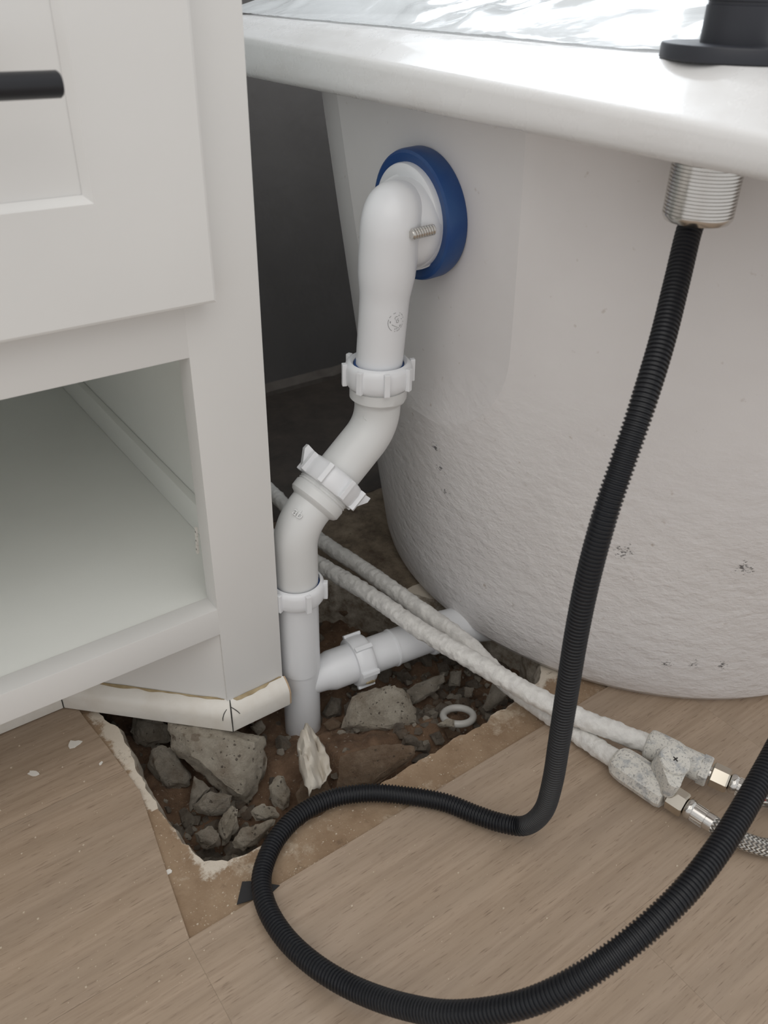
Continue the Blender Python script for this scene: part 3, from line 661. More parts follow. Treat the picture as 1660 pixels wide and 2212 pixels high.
stroke([q(.0065,.0208,.0240),q(.0062,.0204,.0300),q(.0045,.0172,.0372),q(.0015,.0130,.0420)], .0006, (-.7,-.7,.3), M['pencil'], cab, 'pencil_mark')
stroke([(.166-k45*t_, 1.083-t_, z) for t_, z in ((.0207,.002),(.0211,.026),(.0191,.034),(.0141,.0412))], .0009, (-.38,-.92,.3), M['pencil'], cab, 'mitre_joint')

# ================================================================== BATH WASTE
waste = thing('bath_waste_pipe', (.505,.905,-.12), 'white plastic bath waste pipe with blue overflow gasket and screw nuts', 'drain pipe')
GC = Vector((.744,.934,.7265)); CO = Vector((.668,.899,.752))       # gasket centre on the shell, elbow corner
ga = (Vector((-1, 0, -.06))).normalized()
gz = MB().lathe(GC - ga*.012, ga, [(0,.060),(0,.085),(.006,.0872),(.026,.0872),(.031,.0855),(.033,.082),(.032,.077),(.030,.070),(.027,.060)], 72, False, False)
obj('overflow_gasket', gz, M['blue'], waste, smooth=40)
ov = MB().lathe(GC, ga, [(.0,.070),(.023,.0708),(.0265,.0698),(.0285,.067),(.0290,.060),(.0290,.030)], 64)
hd = (CO - (GC + ga*.03))
ov2 = MB()
st = GC + ga*.02
ov2.lathe(st, hd, [(0,.047),(.012,.043),(.022,.0405),(hd.length*.9,.0395),(hd.length+.018,.0395)], 48)
hb0 = GC + ga*.026 + Vector((0,-.010,-.004)); hb1 = CO + Vector((.004,-.002,-.024))
ov.sweep([hb0, hb0.lerp(hb1,.05), hb0.lerp(hb1,.12), hb0.lerp(hb1,.25), hb0.lerp(hb1,.5), hb0.lerp(hb1,.75), hb0.lerp(hb1,.95)], [.0640,.0605,.0592,.0580,.0552,.0485,.0375], 56)
obj('overflow_plate', ov, M['pvc'], waste, smooth=35)
# elbow body: swept bend then tapering down pipe
DN = Vector((.662,.914,.521))
path = []; rad = []
p0 = GC + ga*.03; N = 14
inn = (p0 - CO).normalized(); dwn = (DN - CO).normalized(); rb = .034
a_ = CO + inn*rb; b_ = CO + dwn*rb
path.append(p0); rad.append(.043); path.append(p0.lerp(a_, .6)); rad.append(.0405)
for k in range(N+1):
    u = k/N; path.append(a_*(1-u)**2 + CO*2*u*(1-u) + b_*u*u); rad.append(.0395 + .001*u)
for u, r in ((.08,.0400),(.18,.0400),(.28,.0392),(.36,.0370),(.42,.0352),(.48,.0346),(.8,.0342),(1,.0338),(1.12,.0336)):
    path.append(b_.lerp(DN, u)); rad.append(r)
ob = obj('overflow_elbow', MB().sweep(path, rad, 48), M['pvc'], waste, smooth=50)
# stud
sd = MB(); prof = []
for k in range(9): prof += [(.004*k, .0056),(.004*k+.0012,.0072),(.004*k+.0022,.0072),(.004*k+.0034,.0056)]
prof += [(.0365,.0052)]
so_ = Vector((.704,.8565,.7275))
sd.lathe(so_, ga, prof, 20)
obj('stud_bolt', sd, M['steel'], waste, smooth=25)
def nut(c, ax, R, H, ri, nl, wing=False, name='screw_nut', lug=.0045, phase=0., ref=None):
    """ring nut; c = centre of top face, ax = axis pointing to the open (upper) face"""
    c, ax = Vector(c), Vector(ax).normalized()
    m_ = MB().lathe(c - ax*H, ax, [(0,ri),(0,R*.93),(.004,R*.985),(H*.35,R),(H-.010,R),(H-.004,R*.965),(H-.001,R*.90),(H,R*.84),(H-.001,ri+.004),(H-.004,ri+.001),(H-.012,ri)], 64, False, False)
    o = obj(name, m_, M['pvc'], waste, smooth=32)
    u = (ref - ax*ref.dot(ax)).normalized() if ref else ax.orthogonal().normalized(); w = ax.cross(u)
    for k in range(nl):
        a = 2*pi*k/nl + phase; d = u*cos(a) + w*sin(a); s_ = ax.cross(d)
        l_ = MB().obox(c - ax*(H*.52) + d*(R+lug*.35), d*lug, s_*.0042, ax*(H*.47)); obj('lug', l_, M['pvc'], o, smooth=None, bevel=.0015)
    if wing:
        for a in wing:
            d = u*cos(a) + w*sin(a); s_ = ax.cross(d); b0 = c - ax*(H*.5) + d*R*.96
            tri = [b0 + ax*H*.46, b0 + d*.018 + ax*H*.52, b0 + d*.0185 + ax*H*.28, b0 + d*.006 - ax*H*.30, b0 - ax*H*.45]
            vs_ = [p + s_*.006 for p in tri] + [p - s_*.006 for p in tri]
            m2 = MB().add(vs_, [(0,1,2,3,4),(9,8,7,6,5)] + [(i,(i+1)%5,5+(i+1)%5,5+i) for i in range(5)])
            obj('wing', m2, M['pvc'], o, smooth=None, bevel=.001)
    return o
zU = Vector((0,0,1)); toCam = Vector((-.55,-.75,0))
# elbow one: vertical socket under the first nut, bends to the slanted run
E1 = Vector((.662,.914,.434)); E2 = Vector((.505,.902,.312)); STK = Vector((.505,.903,-.15))
NA = Vector((.662,.914,.5365))
n1 = nut(NA, zU, .0495, .036, .0365, 8, phase=.25, ref=toCam, lug=.0036)
sl = (E2 - E1).normalized()
NB = E1 + sl*.094                                     # open face of the second nut
p_ = [NA + Vector((0,0,-.032)), NA+Vector((0,0,-.040)), NA+Vector((0,0,-.0405)), NA+Vector((0,0,-.056)), NA+Vector((-.0003,0,-.060)), NA+Vector((-.0005,0,-.0625)), NA+Vector((-.0005,0,-.0650))]
r_ = [.0405,.0405,.0425,.0425,.0400,.0362,.0350]
bp = bend_path([NA+Vector((-.0006,0,-.067)), E1, NB + sl*.02], .0345, 14)
m_ = MB().sweep(p_ + bp, r_ + [.0345]*len(bp), 48)
e1o = obj('offset_bend', m_, M['pvc_grey'], waste, smooth=32)
m_ = MB().lathe(NA - zU*.014, zU, [(0,.0335),(.0,.0368),(.009,.0366),(.0095,.0335)], 48, False, False); obj('blue_seal', m_, M['blue'], n1)
n2 = nut(NB, -sl, .0485, .034, .037, 8, wing=(pi/2, -pi/2), phase=.2, ref=toCam)
S0 = NB + sl*.030
p_ = [S0]; r_ = [.040]
for k in range(3): p_ += [S0+sl*(.003+.004*k), S0+sl*(.0045+.004*k)]; r_ += [.0425,.0408]
p_ += [S0+sl*.0155, S0+sl*.028, S0+sl*.032, S0+sl*.034]; r_ += [.0428,.0426,.0395,.0352]
N3 = Vector((.505,.903,.213))
bp = bend_path([S0+sl*.0355, E2, N3 + Vector((0,0,-.02))], .038, 14)
e2o = obj('offset_bend', MB().sweep(p_ + bp, r_ + [.0335]*len(bp), 48), M['pvc_grey'], waste, smooth=32)
n3 = nut(N3, zU, .0435, .034, .0352, 6, phase=.5, ref=toCam, lug=.0035)
m_ = MB().lathe(N3 - zU*.012, zU, [(0,.033),(.0,.0355),(.008,.0353),(.0085,.033)], 48, False, False); obj('blue_seal', m_, M['blue'], n3)
m_ = MB().lathe(N3 - zU*.03, -zU, [(0,.0330),(.11,.0330),(.152,.0334),(.153,.0312),(.33,.0312)], 48)
obj('stand_pipe', m_, M['pvc'], waste, smooth=32)
# tee branch running to the tub outlet
BR0 = Vector((.505,.903,-.003)); BR1 = Vector((.80,.868,-.001)); bd = (BR1-BR0).normalized()
m_ = MB().lathe(BR0, bd, [(0,.027),(.040,.030),(.052,.0335),(.055,.0345),(.125,.0345)], 44)
obj('tee_branch', m_, M['pvc'], waste, smooth=32)
n4 = nut(BR0 + bd*.128, bd, .0445, .034, .033, 6, phase=.1, ref=Vector((0,-.3,1)), lug=.003)
m_ = MB().lathe(BR0 + bd*.11, bd, [(0,.0325),(.065,.0325),(.066,.0345),(.0685,.0345),(.0695,.0325),(.14,.0325),(.141,.0375),(.144,.039),(.150,.039),(.152,.0375),(.153,.034),(.18,.034)], 44)
obj('branch_pipe', m_, M['pvc'], waste, smooth=32)
e0 = BR0 + bd*.262
m_ = MB().sweep(bend_path([e0, e0 + bd*.045 + Vector((0,0,-.002)), e0 + bd*.12 + Vector((.02,-.030,-.006)), e0 + bd*.26 + Vector((.02,-.09,-.01))], .026, 10), .0345, 40)
obj('outlet_bend', m_, M['pvc'], waste, smooth=40)
rd = Vector((.10,-.80,-.35)); rd = (rd - bd*rd.dot(bd)).normalized(); m_ = MB()
for k, (a_2, b_2, c_2) in enumerate(((0,0,.0062),(.005,.002,.005),(-.005,-.001,.0045))):
    m_.lathe(BR0 + bd*(.112+a_2) + rd*.0442 + bd.cross(rd)*b_2, rd, [(0,c_2),(.0016,c_2*.9),(.0022,c_2*.5)], 9)
obj('dirt_smear', m_, M['glue'], n4, smooth=40)
# sleeve ring at the foot of the stand pipe
m_ = MB().lathe((.503,.898,-.155), (-.05,-.05,1), [(0,.041),(.035,.043),(.035,.0405),(0,.0395)], 48, False, False)
slv = obj('pipe_sleeve', m_, M['milky'], smooth=40, origin=(.505,.9,-.155)); tag(slv, 'milky plastic sleeve ring around the foot of the standing pipe', 'pipe sleeve')
# raised moulded letters on the two bends, faint round stamp on the overflow pipe
def text_on(txt, size, depth, origin, xdir, nrm, mat, parent, name, radius=None, axis=None):
    cu = bpy.data.curves.new(name, 'FONT'); cu.body = txt; cu.size = 1.0; cu.extrude = .06; cu.align_x = 'CENTER'; cu.align_y = 'CENTER'; cu.resolution_u = 3
    to = bpy.data.objects.new('tmp', cu); COL.objects.link(to)
    dg = bpy.context.evaluated_depsgraph_get(); me = bpy.data.meshes.new_from_object(to.evaluated_get(dg))
    bpy.data.objects.remove(to)
    xd = Vector(xdir).normalized(); nz_ = Vector(nrm).normalized(); yd = nz_.cross(xd)
    m_ = MB(); m_.v = []
    for v_ in me.vertices:
        p = Vector(origin) + xd*v_.co.x*size + yd*v_.co.y*size + nz_*(v_.co.z*depth/.06)
        m_.v.append(tuple(p))
    m_.f = [tuple(p.vertices) for p in me.polygons]; bpy.data.meshes.remove(me); bpy.data.curves.remove(cu)
    return obj(name, m_, mat, parent, smooth=None)
axu = -sl; nrm2 = Vector((-.62,-.55,.56)); nrm2 = (nrm2 - axu*nrm2.dot(axu)).normalized()
text_on('ab', .018, .0012, S0+sl*.058 + nrm2*.0332, nrm2.cross(axu)*-1, nrm2, M['pvc_grey'], e2o, 'moulded_letters')
n3_ = Vector((-.95,-.30,0)).normalized()
text_on('ab', .017, .0012, NA+Vector((-.0006,0,-.082)) + n3_*.0345, Vector((.30,-.95,0)), n3_, M['pvc_grey'], e1o, 'moulded_letters')
pc = b_.lerp(DN, .56); ax = (b_-DN).normalized(); nc = Vector((-.20,-.98,0)); nc = (nc-ax*nc.dot(ax)).normalized(); sc = nc.cross(ax)
def on_pipe(u, w, r=.0347):
    a = u/r; return pc + ax*w + (nc*cos(a) - sc*sin(a))*r
rs = random.Random(4)
m_ = MB()
def ink(u0, w0, u1, w1, wd):
    a, b = on_pipe(u0,w0), on_pipe(u1,w1); nrm = (a - (pc + ax*w0)).normalized(); tg = (b-a).normalized(); s_ = tg.cross(nrm)*wd
    m_.add([a+s_+nrm*.0002, a-s_+nrm*.0002, b-s_+nrm*.0002, b+s_+nrm*.0002], [(0,1,2,3)])
for k in range(40):
    if rs.random() < .34: continue
    a0 = 2*pi*k/40; a1 = a0 + .13; R0 = .0135
    ink(.004+R0*cos(a0)*.9, R0*sin(a0), .004+R0*cos(a1)*.9, R0*sin(a1), .0003)
    if rs.random() < .3: ink(.004+R0*.80*cos(a0)*.9, R0*.80*sin(a0), .004+R0*.68*cos(a0+.08)*.9, R0*.68*sin(a0+.08), .0004)
for (cu_, cw, rr_) in ((.004,.0055,.0026),(.006,.0008,.0020)):
    for k in range(12):
        if rs.random() < .2: continue
        a0 = 2*pi*k/12; a1 = a0+.45
        ink(cu_+rr_*cos(a0), cw+rr_*sin(a0), cu_+rr_*cos(a1), cw+rr_*sin(a1), .0003)
for k in range(9): ink(-.002+.0015*k, -.003-.0008*k, -.0015+.0015*k, -.0045-.0007*k, .0003)
obj('round_stamp', m_, M['ink'], ob, smooth=None, recalc=False)

# ================================================================== SUPPLY PIPES, VALVE, BRAIDED HOSES
def lumps(amp):
    def fn(p, i, a):
        return amp*(noise.noise(p*95) + .7*noise.noise(p*210) + .5*max(0, noise.noise(Vector((p.x*60,p.y*140,p.z*60)))))
    return fn
def frame(ax):
    ax = Vector(ax).normalized(); s_ = ax.cross(zU).normalized(); return ax, s_, s_.cross(ax)
pa = thing('supply_pipe', (.75,.75,.03), 'lumpy white painted water pipe ending in a flaking angle valve', 'water pipe', 'painted supply pipes')
PA = [Vector(p) for p in PIPE_A]; PB = [Vector(p) for p in PIPE_B]
obj('pipe', MB().sweep(catmull([PA[0]+Vector((-.04,.2,.0))]+PA, .0022), .0150, 32, True, lumps(.0020)), M['pipepaint'], pa, smooth=180)
VA0, VA1 = Vector((.8475,.4574,.036)), Vector((.8800,.3710,.035)); va, vs_a, vu_a = frame(VA1-VA0); LA = (VA1-VA0).length
m_ = MB().sweep([VA0+va*t for t in (-.002,.0,.004,.02,.04,.05,.065,LA-.014,LA-.011)], [.018,.0225,.0238,.0240,.0236,.021,.0205,.0205,.019], 30, True, lumps(.0007))
obj('valve_body', m_, M['valve'], pa, smooth=60)
m_ = MB().sweep([VA0+va*(LA-.014), VA0+va*(LA-.013), VA0+va*(LA-.002), VA0+va*LA], [.020,.0225,.0225,.021], 6, True); obj('valve_end', m_, M['valve'], pa, smooth=30)
# teardrop handle, its face tipped towards the room
kc = Vector((.818,.3965,.075)); kt = (Vector((.7765,.360,.066)) - kc); kl = kt.length; kt.normalize()
kn = Vector((-.12,-.30,.95)); kn = (kn - kt*kn.dot(kt)).normalized(); ks = kn.cross(kt)
def tear(sc, r0=.0235, r1=.0105, L=.031):
    out = []
    for k in range(25):
        a = pi/2 + pi*k/24; out.append((cos(a)*r0*sc, sin(a)*r0*sc))
    for k in range(13):
        a = -pi/2 + pi*k/12; out.append((L + cos(a)*r1*sc, sin(a)*r1*sc))
    return out
rings = [[kc + kt*x + ks*y + kn*h_ for x, y in tear(s_)] for s_, h_ in ((.92,-.030),(1.0,-.027),(1.0,-.004),(.95,0.0))]
hd_ = obj('valve_handle', MB().rings(rings), M['valve'], pa, smooth=40)
m_ = MB().lathe(kc + kn*.0, kn, [(0,.0225),(.004,.0225),(.0062,.0212),(.0066,.018)], 40); obj('handle_cap', m_, M['valve'], hd_, smooth=30)
m_ = MB()
for (a, b) in ((kt+ks, ks-kt), (kt-ks, ks+kt)):
    m_.obox(kc + kn*.0068, a.normalized()*.0042, b.normalized()*.0008, kn*.0004)
obj('screw_slot', m_, M['pencil'], hd_, smooth=None)
m_ = MB().lathe(kc - kn*.055, kn, [(0,.012),(.03,.012)], 20); obj('valve_stem', m_, M['valve'], pa, smooth=40)
pb = thing('supply_pipe', (.78,.75,.0), 'lower white painted water pipe ending in a plain faceted coupling', 'water pipe', 'painted supply pipes')
obj('pipe', MB().sweep(catmull(PB, .0022), .0148, 32, True, lumps(.0018)), M['pipepaint'], pb, smooth=180)
VB0, VB1 = Vector((.7935,.4600,.0265)), Vector((.8045,.3855,.026)); vb, vs_b, vu_b = frame(VB1-VB0); LB = (VB1-VB0).length
m_ = MB().sweep([VB0+vb*t for t in (-.012,-.008,.0,.012,.02,.035,LB-.006,LB)], [.0165,.0215,.0245,.0255,.0255,.0252,.0250,.0225], 10, True, lumps(.0005))
obj('coupling', m_, M['valve'], pb, smooth=28)
def braided(pts, nut_dir, lab, cat, tr, seed, flags):
    P_ = [Vector(p) for p in pts]; d = (P_[1]-P_[0]).normalized()
    o = thing('braided_hose', P_[0] - Vector((0,0,.02)), lab, cat)
    m_ = MB().lathe(P_[0]-d*.006, d, [(0,.010),(.01,.010)], 20); obj('thread', m_, M['steel'], o)
    m_ = MB().lathe(P_[0]+d*.002, d, [(0,.0155),(.002,.0182),(.023,.0182),(.0255,.0160),(.026,.012)], 6); obj('hex_nut', m_, M['nickel'], o, smooth=15)
    f0 = P_[0]+d*.028
    prof = [(0,.010),(.001,.0125),(.004,.0145),(.007,.0148),(.010,.0138)]
    m_ = MB().lathe(f0, d, prof + [(.012,.0125),(.030,.0122),(.0305,.0128),(.041,.0128),(.042,.0118)], 36); fo = obj('ferrule', m_, M['steel'], o, smooth=30)
    for k in range(18):
        a = 2*pi*k/18; u_ = d.orthogonal().normalized(); w_ = d.cross(u_); e_ = u_*cos(a)+w_*sin(a)
        obj('crimp_ridge', MB().obox(f0+d*.0205+e_*.0122, d*.0085, d.cross(e_)*.0011, e_*.0009), M['steel'], fo, smooth=None)
    h0 = f0 + d*.040
    path = catmull([h0, h0+d*.012] + P_[3:], .004); m_ = MB(); seg = 28
    m_.sweep(path, .0125, seg, True); m_.uv = []
    L = 0.0
    for i in range(len(path)):
        if i: L += (path[i]-path[i-1]).length
        for k in range(seg):
            m_.uv.append((k/seg*12 if k < seg else 12, L/.0060))
    bo = obj('braid', m_, M['braid'], o, smooth=180, recalc=False)
    for (i, a, sz) in flags:
        i = min(i, len(path)-2); tg = (path[i+1]-path[i]).normalized(); tc = (Vector((0,0,1)) - path[i]).normalized()
        tc = (tc - tg*tc.dot(tg)).normalized(); sd_ = tg.cross(tc); R0 = .0129; fs = []
        def pt(u, w): return path[i] + tg*u + (tc*cos(a+w/R0) + sd_*sin(a+w/R0))*R0
        quad = [pt(-sz,-sz*.5), pt(0,-sz*.95), pt(sz,sz*.4), pt(0,sz*.9)]
        c_ = sum(quad, Vector())/4; nn = (c_-path[i]).normalized()
        quad = [q_ + nn*.0004 for q_ in quad]
        m2 = MB().add(quad + [q_ - nn*.0012 for q_ in quad], [(0,1,2,3),(7,6,5,4)] + [(k,(k+1)%4,4+(k+1)%4,4+k) for k in range(4)])
        obj('tracer_thread', m2, tr, bo, smooth=None)
    return o
HA = [(.8800,.3705,.0345),(.8915,.3400,.034),(.8972,.3300,.033),(.9100,.305,.031),(.924,.283,.027),(.9603,.2394,.020),(1.0149,.1863,.014),(1.08,.14,.0135)]
HB = [(.8047,.3840,.026),(.8105,.3480,.026),(.8125,.3400,.0255),(.8250,.292,.0215),(.8400,.2680,.0175),(.8588,.2500,.0150),(.9092,.2173,.0135),(.9833,.1789,.0135),(1.06,.16,.0135)]
braided(HA, None, 'braided steel hose with red tracer mark on the upper valve', 'hose', M['red'], 1, [(3,.0,.006),(16,.4,.006)])
braided(HB, None, 'braided steel hose with blue tracer marks on the lower coupling', 'hose', M['bluetr'], 2, [(3,.5,.006),(3,-.55,.0055),(4,-1.3,.005),(20,.2,.006),(30,-.3,.006),(31,.7,.006)])

# ================================================================== TAP AND BLACK HOSE
tap = thing('deck_tap', (.742,.496,.935), 'matt black tap stem with round flange and threaded steel shank on the tub rim', 'tap')
TX, TY = .775, .521
m_ = MB().lathe((TX,TY,.9435), zU, [(0,.0645),(.001,.0655),(.0115,.0655),(.013,.0645),(.0135,.061)], 72); obj('flange', m_, M['tapblack'], tap, smooth=35)
m_ = MB().lathe((TX,TY,.957), zU, [(0,.0315),(.030,.0315),(.0305,.0303),(.033,.0303),(.0335,.0317),(.30,.0317),(.302,.030)], 56); obj('stem', m_, M['tapblack'], tap, smooth=35)
prof = [(0,.027),(.0,.0305),(.004,.0330)]
n = 17
for k in range(n): prof += [(.006+.0034*k, .0335),(.006+.0034*k+.0016,.0335),(.006+.0034*k+.0020,.0320),(.006+.0034*k+.0030,.0320)]
prof += [(.066,.0335),(.10,.033)]
m_ = MB().lathe((TX,TY,.799), zU, [(a_t, r_t*1.05) for a_t, r_t in prof], 64); obj('threaded_shank', m_, M['steel'], tap, smooth=25)
path = catmull(HOSE + [(1.22,.27,.34),(1.36,.22,.27),(1.44,.16,.15),(1.46,.10,.05),(1.44,.02,.0135),(1.36,-.08,.0135),(1.22,-.16,.0135)], .0046/4); m_ = MB(); 
rad = []
for i in range(len(path)):
    rad.append((.0132,.0132,.0113,.0113)[i % 4])
m_.sweep(path, rad, 24)
hs = obj('corrugated_hose', m_, M['hose'], smooth=25, recalc=False)
tag(hs, 'long black corrugated hose looping from the tap shank across the floor', 'hose')
# bead of sealant under the rim
m_ = MB().lathe((.728,.408,.8695), (0,0,-1), [(0,.012),(.003,.0115),(.006,.008),(.0075,.003)], 20); obj('sealant_drip', m_, M['milky'], tub, smooth=60)

# ================================================================== RUBBLE
CAMP = Vector((0,0,1.0))
def rock_mesh(C, outline, seed, thick=.55, amp=.10, cuts=2, flat=False):
    r = random.Random(seed); C = Vector(C); pts = []
    n_ = (CAMP - C).normalized(); ol = [Vector(p) for p in outline]
    mr = sum((p-C).length for p in ol)/len(ol)
    for p in ol:
        pts.append(C + (p-C)*.985 + n_*mr*r.uniform(-.12,.10))
        pts.append(C + (p-C)*r.uniform(.52,.74) + n_*mr*thick*r.uniform(.35,.75))
        pts.append(C + (p-C)*r.uniform(.45,.8) - n_*mr*thick*r.uniform(.7,1.2))
    bm = bmesh.new()
    for p in pts: bm.verts.new(p)
    res = bmesh.ops.convex_hull(bm, input=list(bm.verts))
    bmesh.ops.delete(bm, geom=[g_ for g_ in res['geom_interior'] if isinstance(g_, bmesh.types.BMVert)], context='VERTS')
    bmesh.ops.subdivide_edges(bm, edges=list(bm.edges), cuts=cuts+2, use_grid_fill=True)
    bm.normal_update()
    k1 = 1.6/mr
    for v_ in bm.verts:
        q_ = v_.co*k1 + Vector((seed*3.7,0,0))
        d = noise.noise(q_)*.9 + noise.noise(q_*2.3)*.6 + noise.noise(q_*5.1)*.5 + noise.noise(q_*11)*.35 - .5*max(0, noise.noise(q_*3.7+Vector((5,5,5)))-.15)
        v_.co += v_.normal*d*mr*(amp*1.25+.02)
    bmesh.ops.triangulate(bm, faces=bm.faces)
    bm.verts.index_update(); m_ = MB(); m_.v = [tuple(v_.co) for v_ in bm.verts]; m_.f = [tuple(v_.index for v_ in f.verts) for f in bm.faces]
    bm.free(); return m_
RL = {
 'R1': ('concrete_chunk','large pale porous concrete chunk below the mitred moulding corner','rock',3,.6,.055),
 'R2': ('concrete_chunk','upright grey concrete chunk left of the largest chunk','rock_grey',2,.7,.09),
 'R3': ('concrete_chunk','shaded grey concrete chunk tucked under the moulding beside the white pit edge','rock_grey',2,.7,.1),
 'R4': ('concrete_chunk','rounded dark grey stone below the largest pale chunk','rock_grey',2,.8,.07),
 'R5': ('concrete_chunk','narrow grey shard leaning behind the rounded dark grey stone','rock_grey',2,.5,.08),
 'R6': ('concrete_chunk','knobbly upright pale stone in the middle of the front pit corner','rock',2,.7,.13),
 'R7': ('concrete_chunk','round brownish lump lying in the front corner of the pit','rock_grey',2,.7,.1),
 'R8': ('concrete_chunk','wide pale concrete chunk partly under the black hose loop','rock',2,.6,.09),
 'R9': ('concrete_chunk','white faced small stone just behind the black hose','rock',2,.7,.12),
 'R10': ('concrete_chunk','tall pale stone at the right end of the largest chunk','rock',2,.7,.08),
 'R11': ('concrete_chunk','porous cream concrete chunk right of the standing pipe','rock',3,.55,.07),
 'R12': ('concrete_shard','thin pale shard pointing right under the branch pipe','rock_grey',2,.35,.07),
 'R13': ('concrete_slab','flat slab covered in brown dust behind the black hose','rock_brown',3,.3,.04),
 'R14': ('concrete_chunk','small tan stone below the white plastic ring','rock_brown',2,.6,.07),
 'R15': ('concrete_chunk','small pale stone lying inside the white plastic ring','rock',2,.6,.1),
 'R16': ('brick_fragment','brown angular fragment behind the standing pipe','rock_brown',2,.6,.06),
 'R17': ('concrete_chunk','tall rough stone directly right of the lowest screw nut','rock_dark',2,.7,.12),
 'R18': ('concrete_chunk','dark rounded stone under the tee branch','rock_dark',2,.7,.06),
 'R19': ('pebble','smooth brown pebble at the foot of the standing pipe','rock_brown',2,.8,.04),
 'R20': ('pebble','small grey pebble between the tee branch and the cream chunk','rock_dark',2,.8,.06),
 'R21': ('concrete_chunk','pale broken block at the right end of the pit under the pipes','rock_grey',2,.6,.08),
 'R22': ('concrete_chunk','knobbly small stone right of the thin pale shard','rock_grey',2,.8,.13),
 'R23': ('concrete_chunk','tiny pale stone near the right end of the pit','rock_grey',2,.8,.12),
 'R24': ('concrete_chunk','pale shard showing under the moulding beside the standing pipe','rock',2,.5,.08),
 'R25': ('concrete_chunk','tan wedge shaped stone under the crumpled tissue','rock_brown',2,.6,.06),
}
for i, (k, (C, ol)) in enumerate(ROCKS.items()):
    nm, lab, mt, cuts, th, am = RL[k]
    o = obj(nm, rock_mesh(C, ol, i+11, th, am, cuts), M[mt], smooth=55)
    tag(o, lab, 'rubble', 'broken concrete in the pit')
# gravel and crumbs too small to count
def small_rock(m_, c, r, seed):
    rr_ = random.Random(seed); pts = []
    bm = bmesh.new()
    sx, sy, sz = rr_.uniform(.7,1.3), rr_.uniform(.7,1.3), rr_.uniform(.45,.9)
    for k in range(13):
        d = Vector((rr_.gauss(0,1), rr_.gauss(0,1), rr_.gauss(0,1))).normalized(); bm.verts.new(Vector(c) + Vector((d.x*sx, d.y*sy, d.z*sz))*r)
    res = bmesh.ops.convex_hull(bm, input=list(bm.verts))
    bmesh.ops.delete(bm, geom=[g_ for g_ in res['geom_interior'] if isinstance(g_, bmesh.types.BMVert)], context='VERTS')
    bm.verts.index_update(); m_.add([tuple(v_.co) for v_ in bm.verts], [tuple(v_.index for v_ in f.verts) for f in bm.faces]); bm.free()
rg = random.Random(21)
for nm, mt, lab, cnt, r0, r1 in (('gravel','rock_dark','dark small gravel scattered over the pit soil',520,.004,.017),('gravel','rock_grey','pale small gravel scattered over the pit soil',420,.002,.013)):
    m_ = MB()
    for k in range(cnt):
        x, y = rg.uniform(.20,.92), rg.uniform(.665,1.22)
        q_ = rg.random()
        if q_ < .3: x, y = rg.uniform(.6,.9), rg.uniform(.70,.95)
        elif q_ < .55: x, y = rg.uniform(.215,.34), rg.uniform(.67,.85)
        r = r0 + (r1-r0)*rg.random()**2
        small_rock(m_, (x, y, soil_z(x,y) + r*.3), r, rg.random())
    o = obj(nm, m_, M[mt], smooth=None); tag(o, lab, 'gravel', kind='stuff')
# white plastic ring lying in the rubble
m_ = MB(); rings = []
c_ = Vector((.704,.722,-.048)); ax_ = Vector((.12,.22,.95)).normalized(); u_ = ax_.orthogonal().normalized(); w_ = ax_.cross(u_)
for k in range(48):
    a = 2*pi*k/48; d = u_*cos(a)+w_*sin(a)
    rings.append([c_ + d*.0255 + d*.0060*cos(b_2) + ax_*.0065*sin(b_2) for b_2 in [2*pi*j/10 for j in range(10)]])
rings.append(rings[0]); m_.rings(rings, True, False, False)
o = obj('plastic_ring', m_, M['milky'], smooth=60); tag(o, 'small white plastic ring lying in the brown rubble', 'ring')
# crumpled tissue
m_ = MB(); nu, nv = 26, 16; V = []
A0, A1 = Vector((.458,.812,-.012)), Vector((.430,.722,-.024))
for i in range(nu):
    for j in range(nv):
        u, w = i/(nu-1), j/(nv-1)-.5
        p = A0.lerp(A1, u) + Vector((.8,.25,0))*w*(.040+.012*sin(u*2.4+.6)+.022*u+.010*noise.noise(Vector((u*6,1,w*3))))
        p.z += .014*noise.noise(Vector((u*4,w*7,3))) + .010*cos(w*7+u*3) + .02*sin(pi*min(1,u*1.3))*(.5-abs(w)) - .03*abs(w)*u
        V.append(tuple(p))
m_.add(V, [(i*nv+j, i*nv+j+1, (i+1)*nv+j+1, (i+1)*nv+j) for i in range(nu-1) for j in range(nv-1)])
o = obj('tissue_scrap', m_, M['tissue'], smooth=60, recalc=False); tag(o, 'crumpled pale tissue scrap in front of the standing pipe foot', 'tissue')
md = o.modifiers.new('thickness', 'SOLIDIFY'); md.thickness = .0012
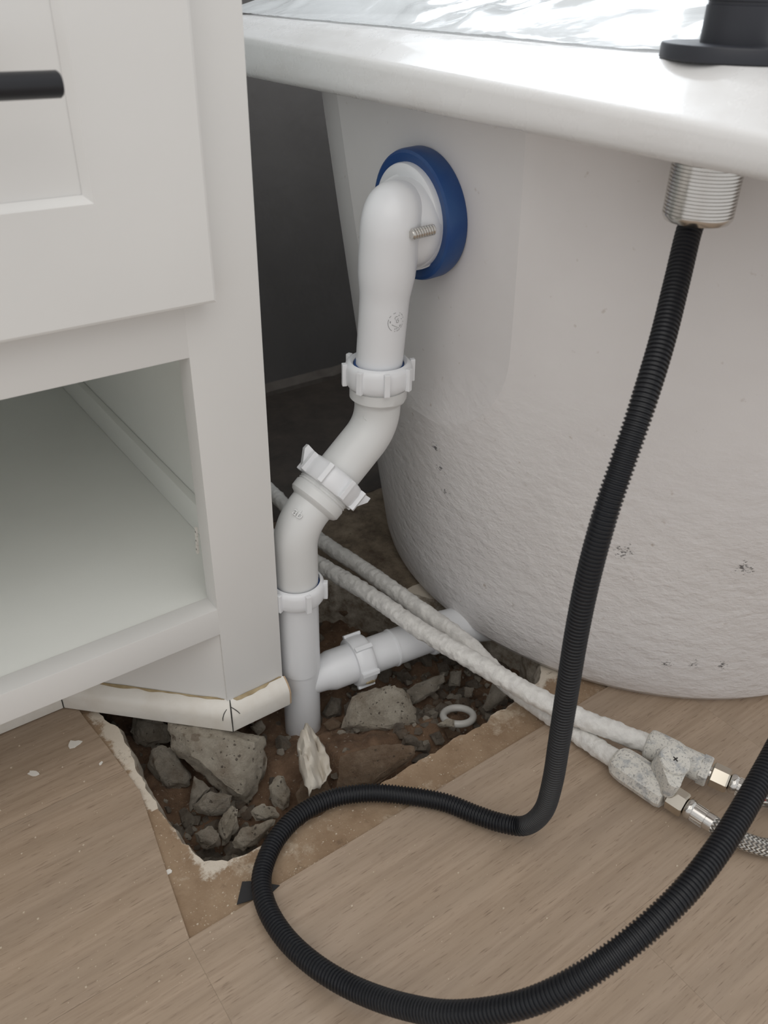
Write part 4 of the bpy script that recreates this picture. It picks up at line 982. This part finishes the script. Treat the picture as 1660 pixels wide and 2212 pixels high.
# torn black tape
m_ = MB().prism([(.2287,.6015),(.2712,.5900),(.2868,.5935),(.2610,.6190),(.2493,.6262)], .0003, .0014)
o = obj('tape_scrap', m_, M['tape'], smooth=None); tag(o, 'torn triangle of black tape under the hose loop', 'tape')
# paint flakes
FL = [(.1462,.9803,.0125,'largest white paint flake on the planks left of the pit'),(.0792,.958,.0095,'curled white paint flake nearest the left edge of the photo'),
      (.1666,.9205,.005,'white paint flake beside the white broken pit edge'),(.1768,.6968,.0062,'grey white flake on the brown screed near its corner')]
for i, (x, y, r, lab) in enumerate(FL):
    rr_ = random.Random(i+40); pts = []; a0 = rr_.random()*6; el = rr_.uniform(.45,.7)
    for k in range(11):
        a = 2*pi*k/11; q_ = r*rr_.uniform(.6,1.1); X, Y = q_*cos(a), q_*sin(a)*el
        pts.append((x + X*cos(a0)-Y*sin(a0), y + X*sin(a0)+Y*cos(a0)))
    z0 = .0005 if not (.16 < x < .4 and .597 < y < .70) else -.0035
    m_ = MB().prism(pts, z0, z0+.0014)
    o = obj('paint_flake', m_, M['chip'], smooth=None); tag(o, lab or 'tiny white paint flake on the floor', 'paint flake', 'paint flakes on the floor')
# fine crumbs
m_ = MB(); rc = random.Random(77)
for k in range(560):
    mode = rc.random()
    if mode < .35: x, y = rc.uniform(-.05,.20), rc.uniform(.55,1.05)
    elif mode < .6: x, y = rc.uniform(.16,.60), rc.uniform(.58,.66)
    elif mode < .8: x, y = rc.uniform(.2,.9), rc.uniform(.35,.62)
    else: x, y = rc.uniform(.0,1.0), rc.uniform(.1,.65)
    r = .0004 + .0014*rc.random()**4
    inhole = x > .2 and y > .655
    if inhole: continue
    onscr = y > .598 and x > .165
    z = -.004 if onscr else 0.0
    a = rc.random()*6
    b = [(x+r*cos(a+q_), y+r*sin(a+q_)*.7) for q_ in (0,1.6,3.1,4.6)]
    m_.prism(b, z, z + r*.8)
o = obj('floor_crumbs', m_, M['crumb'], smooth=None); tag(o, 'fine pale dust and crumbs scattered over the floor', 'dust', kind='stuff')
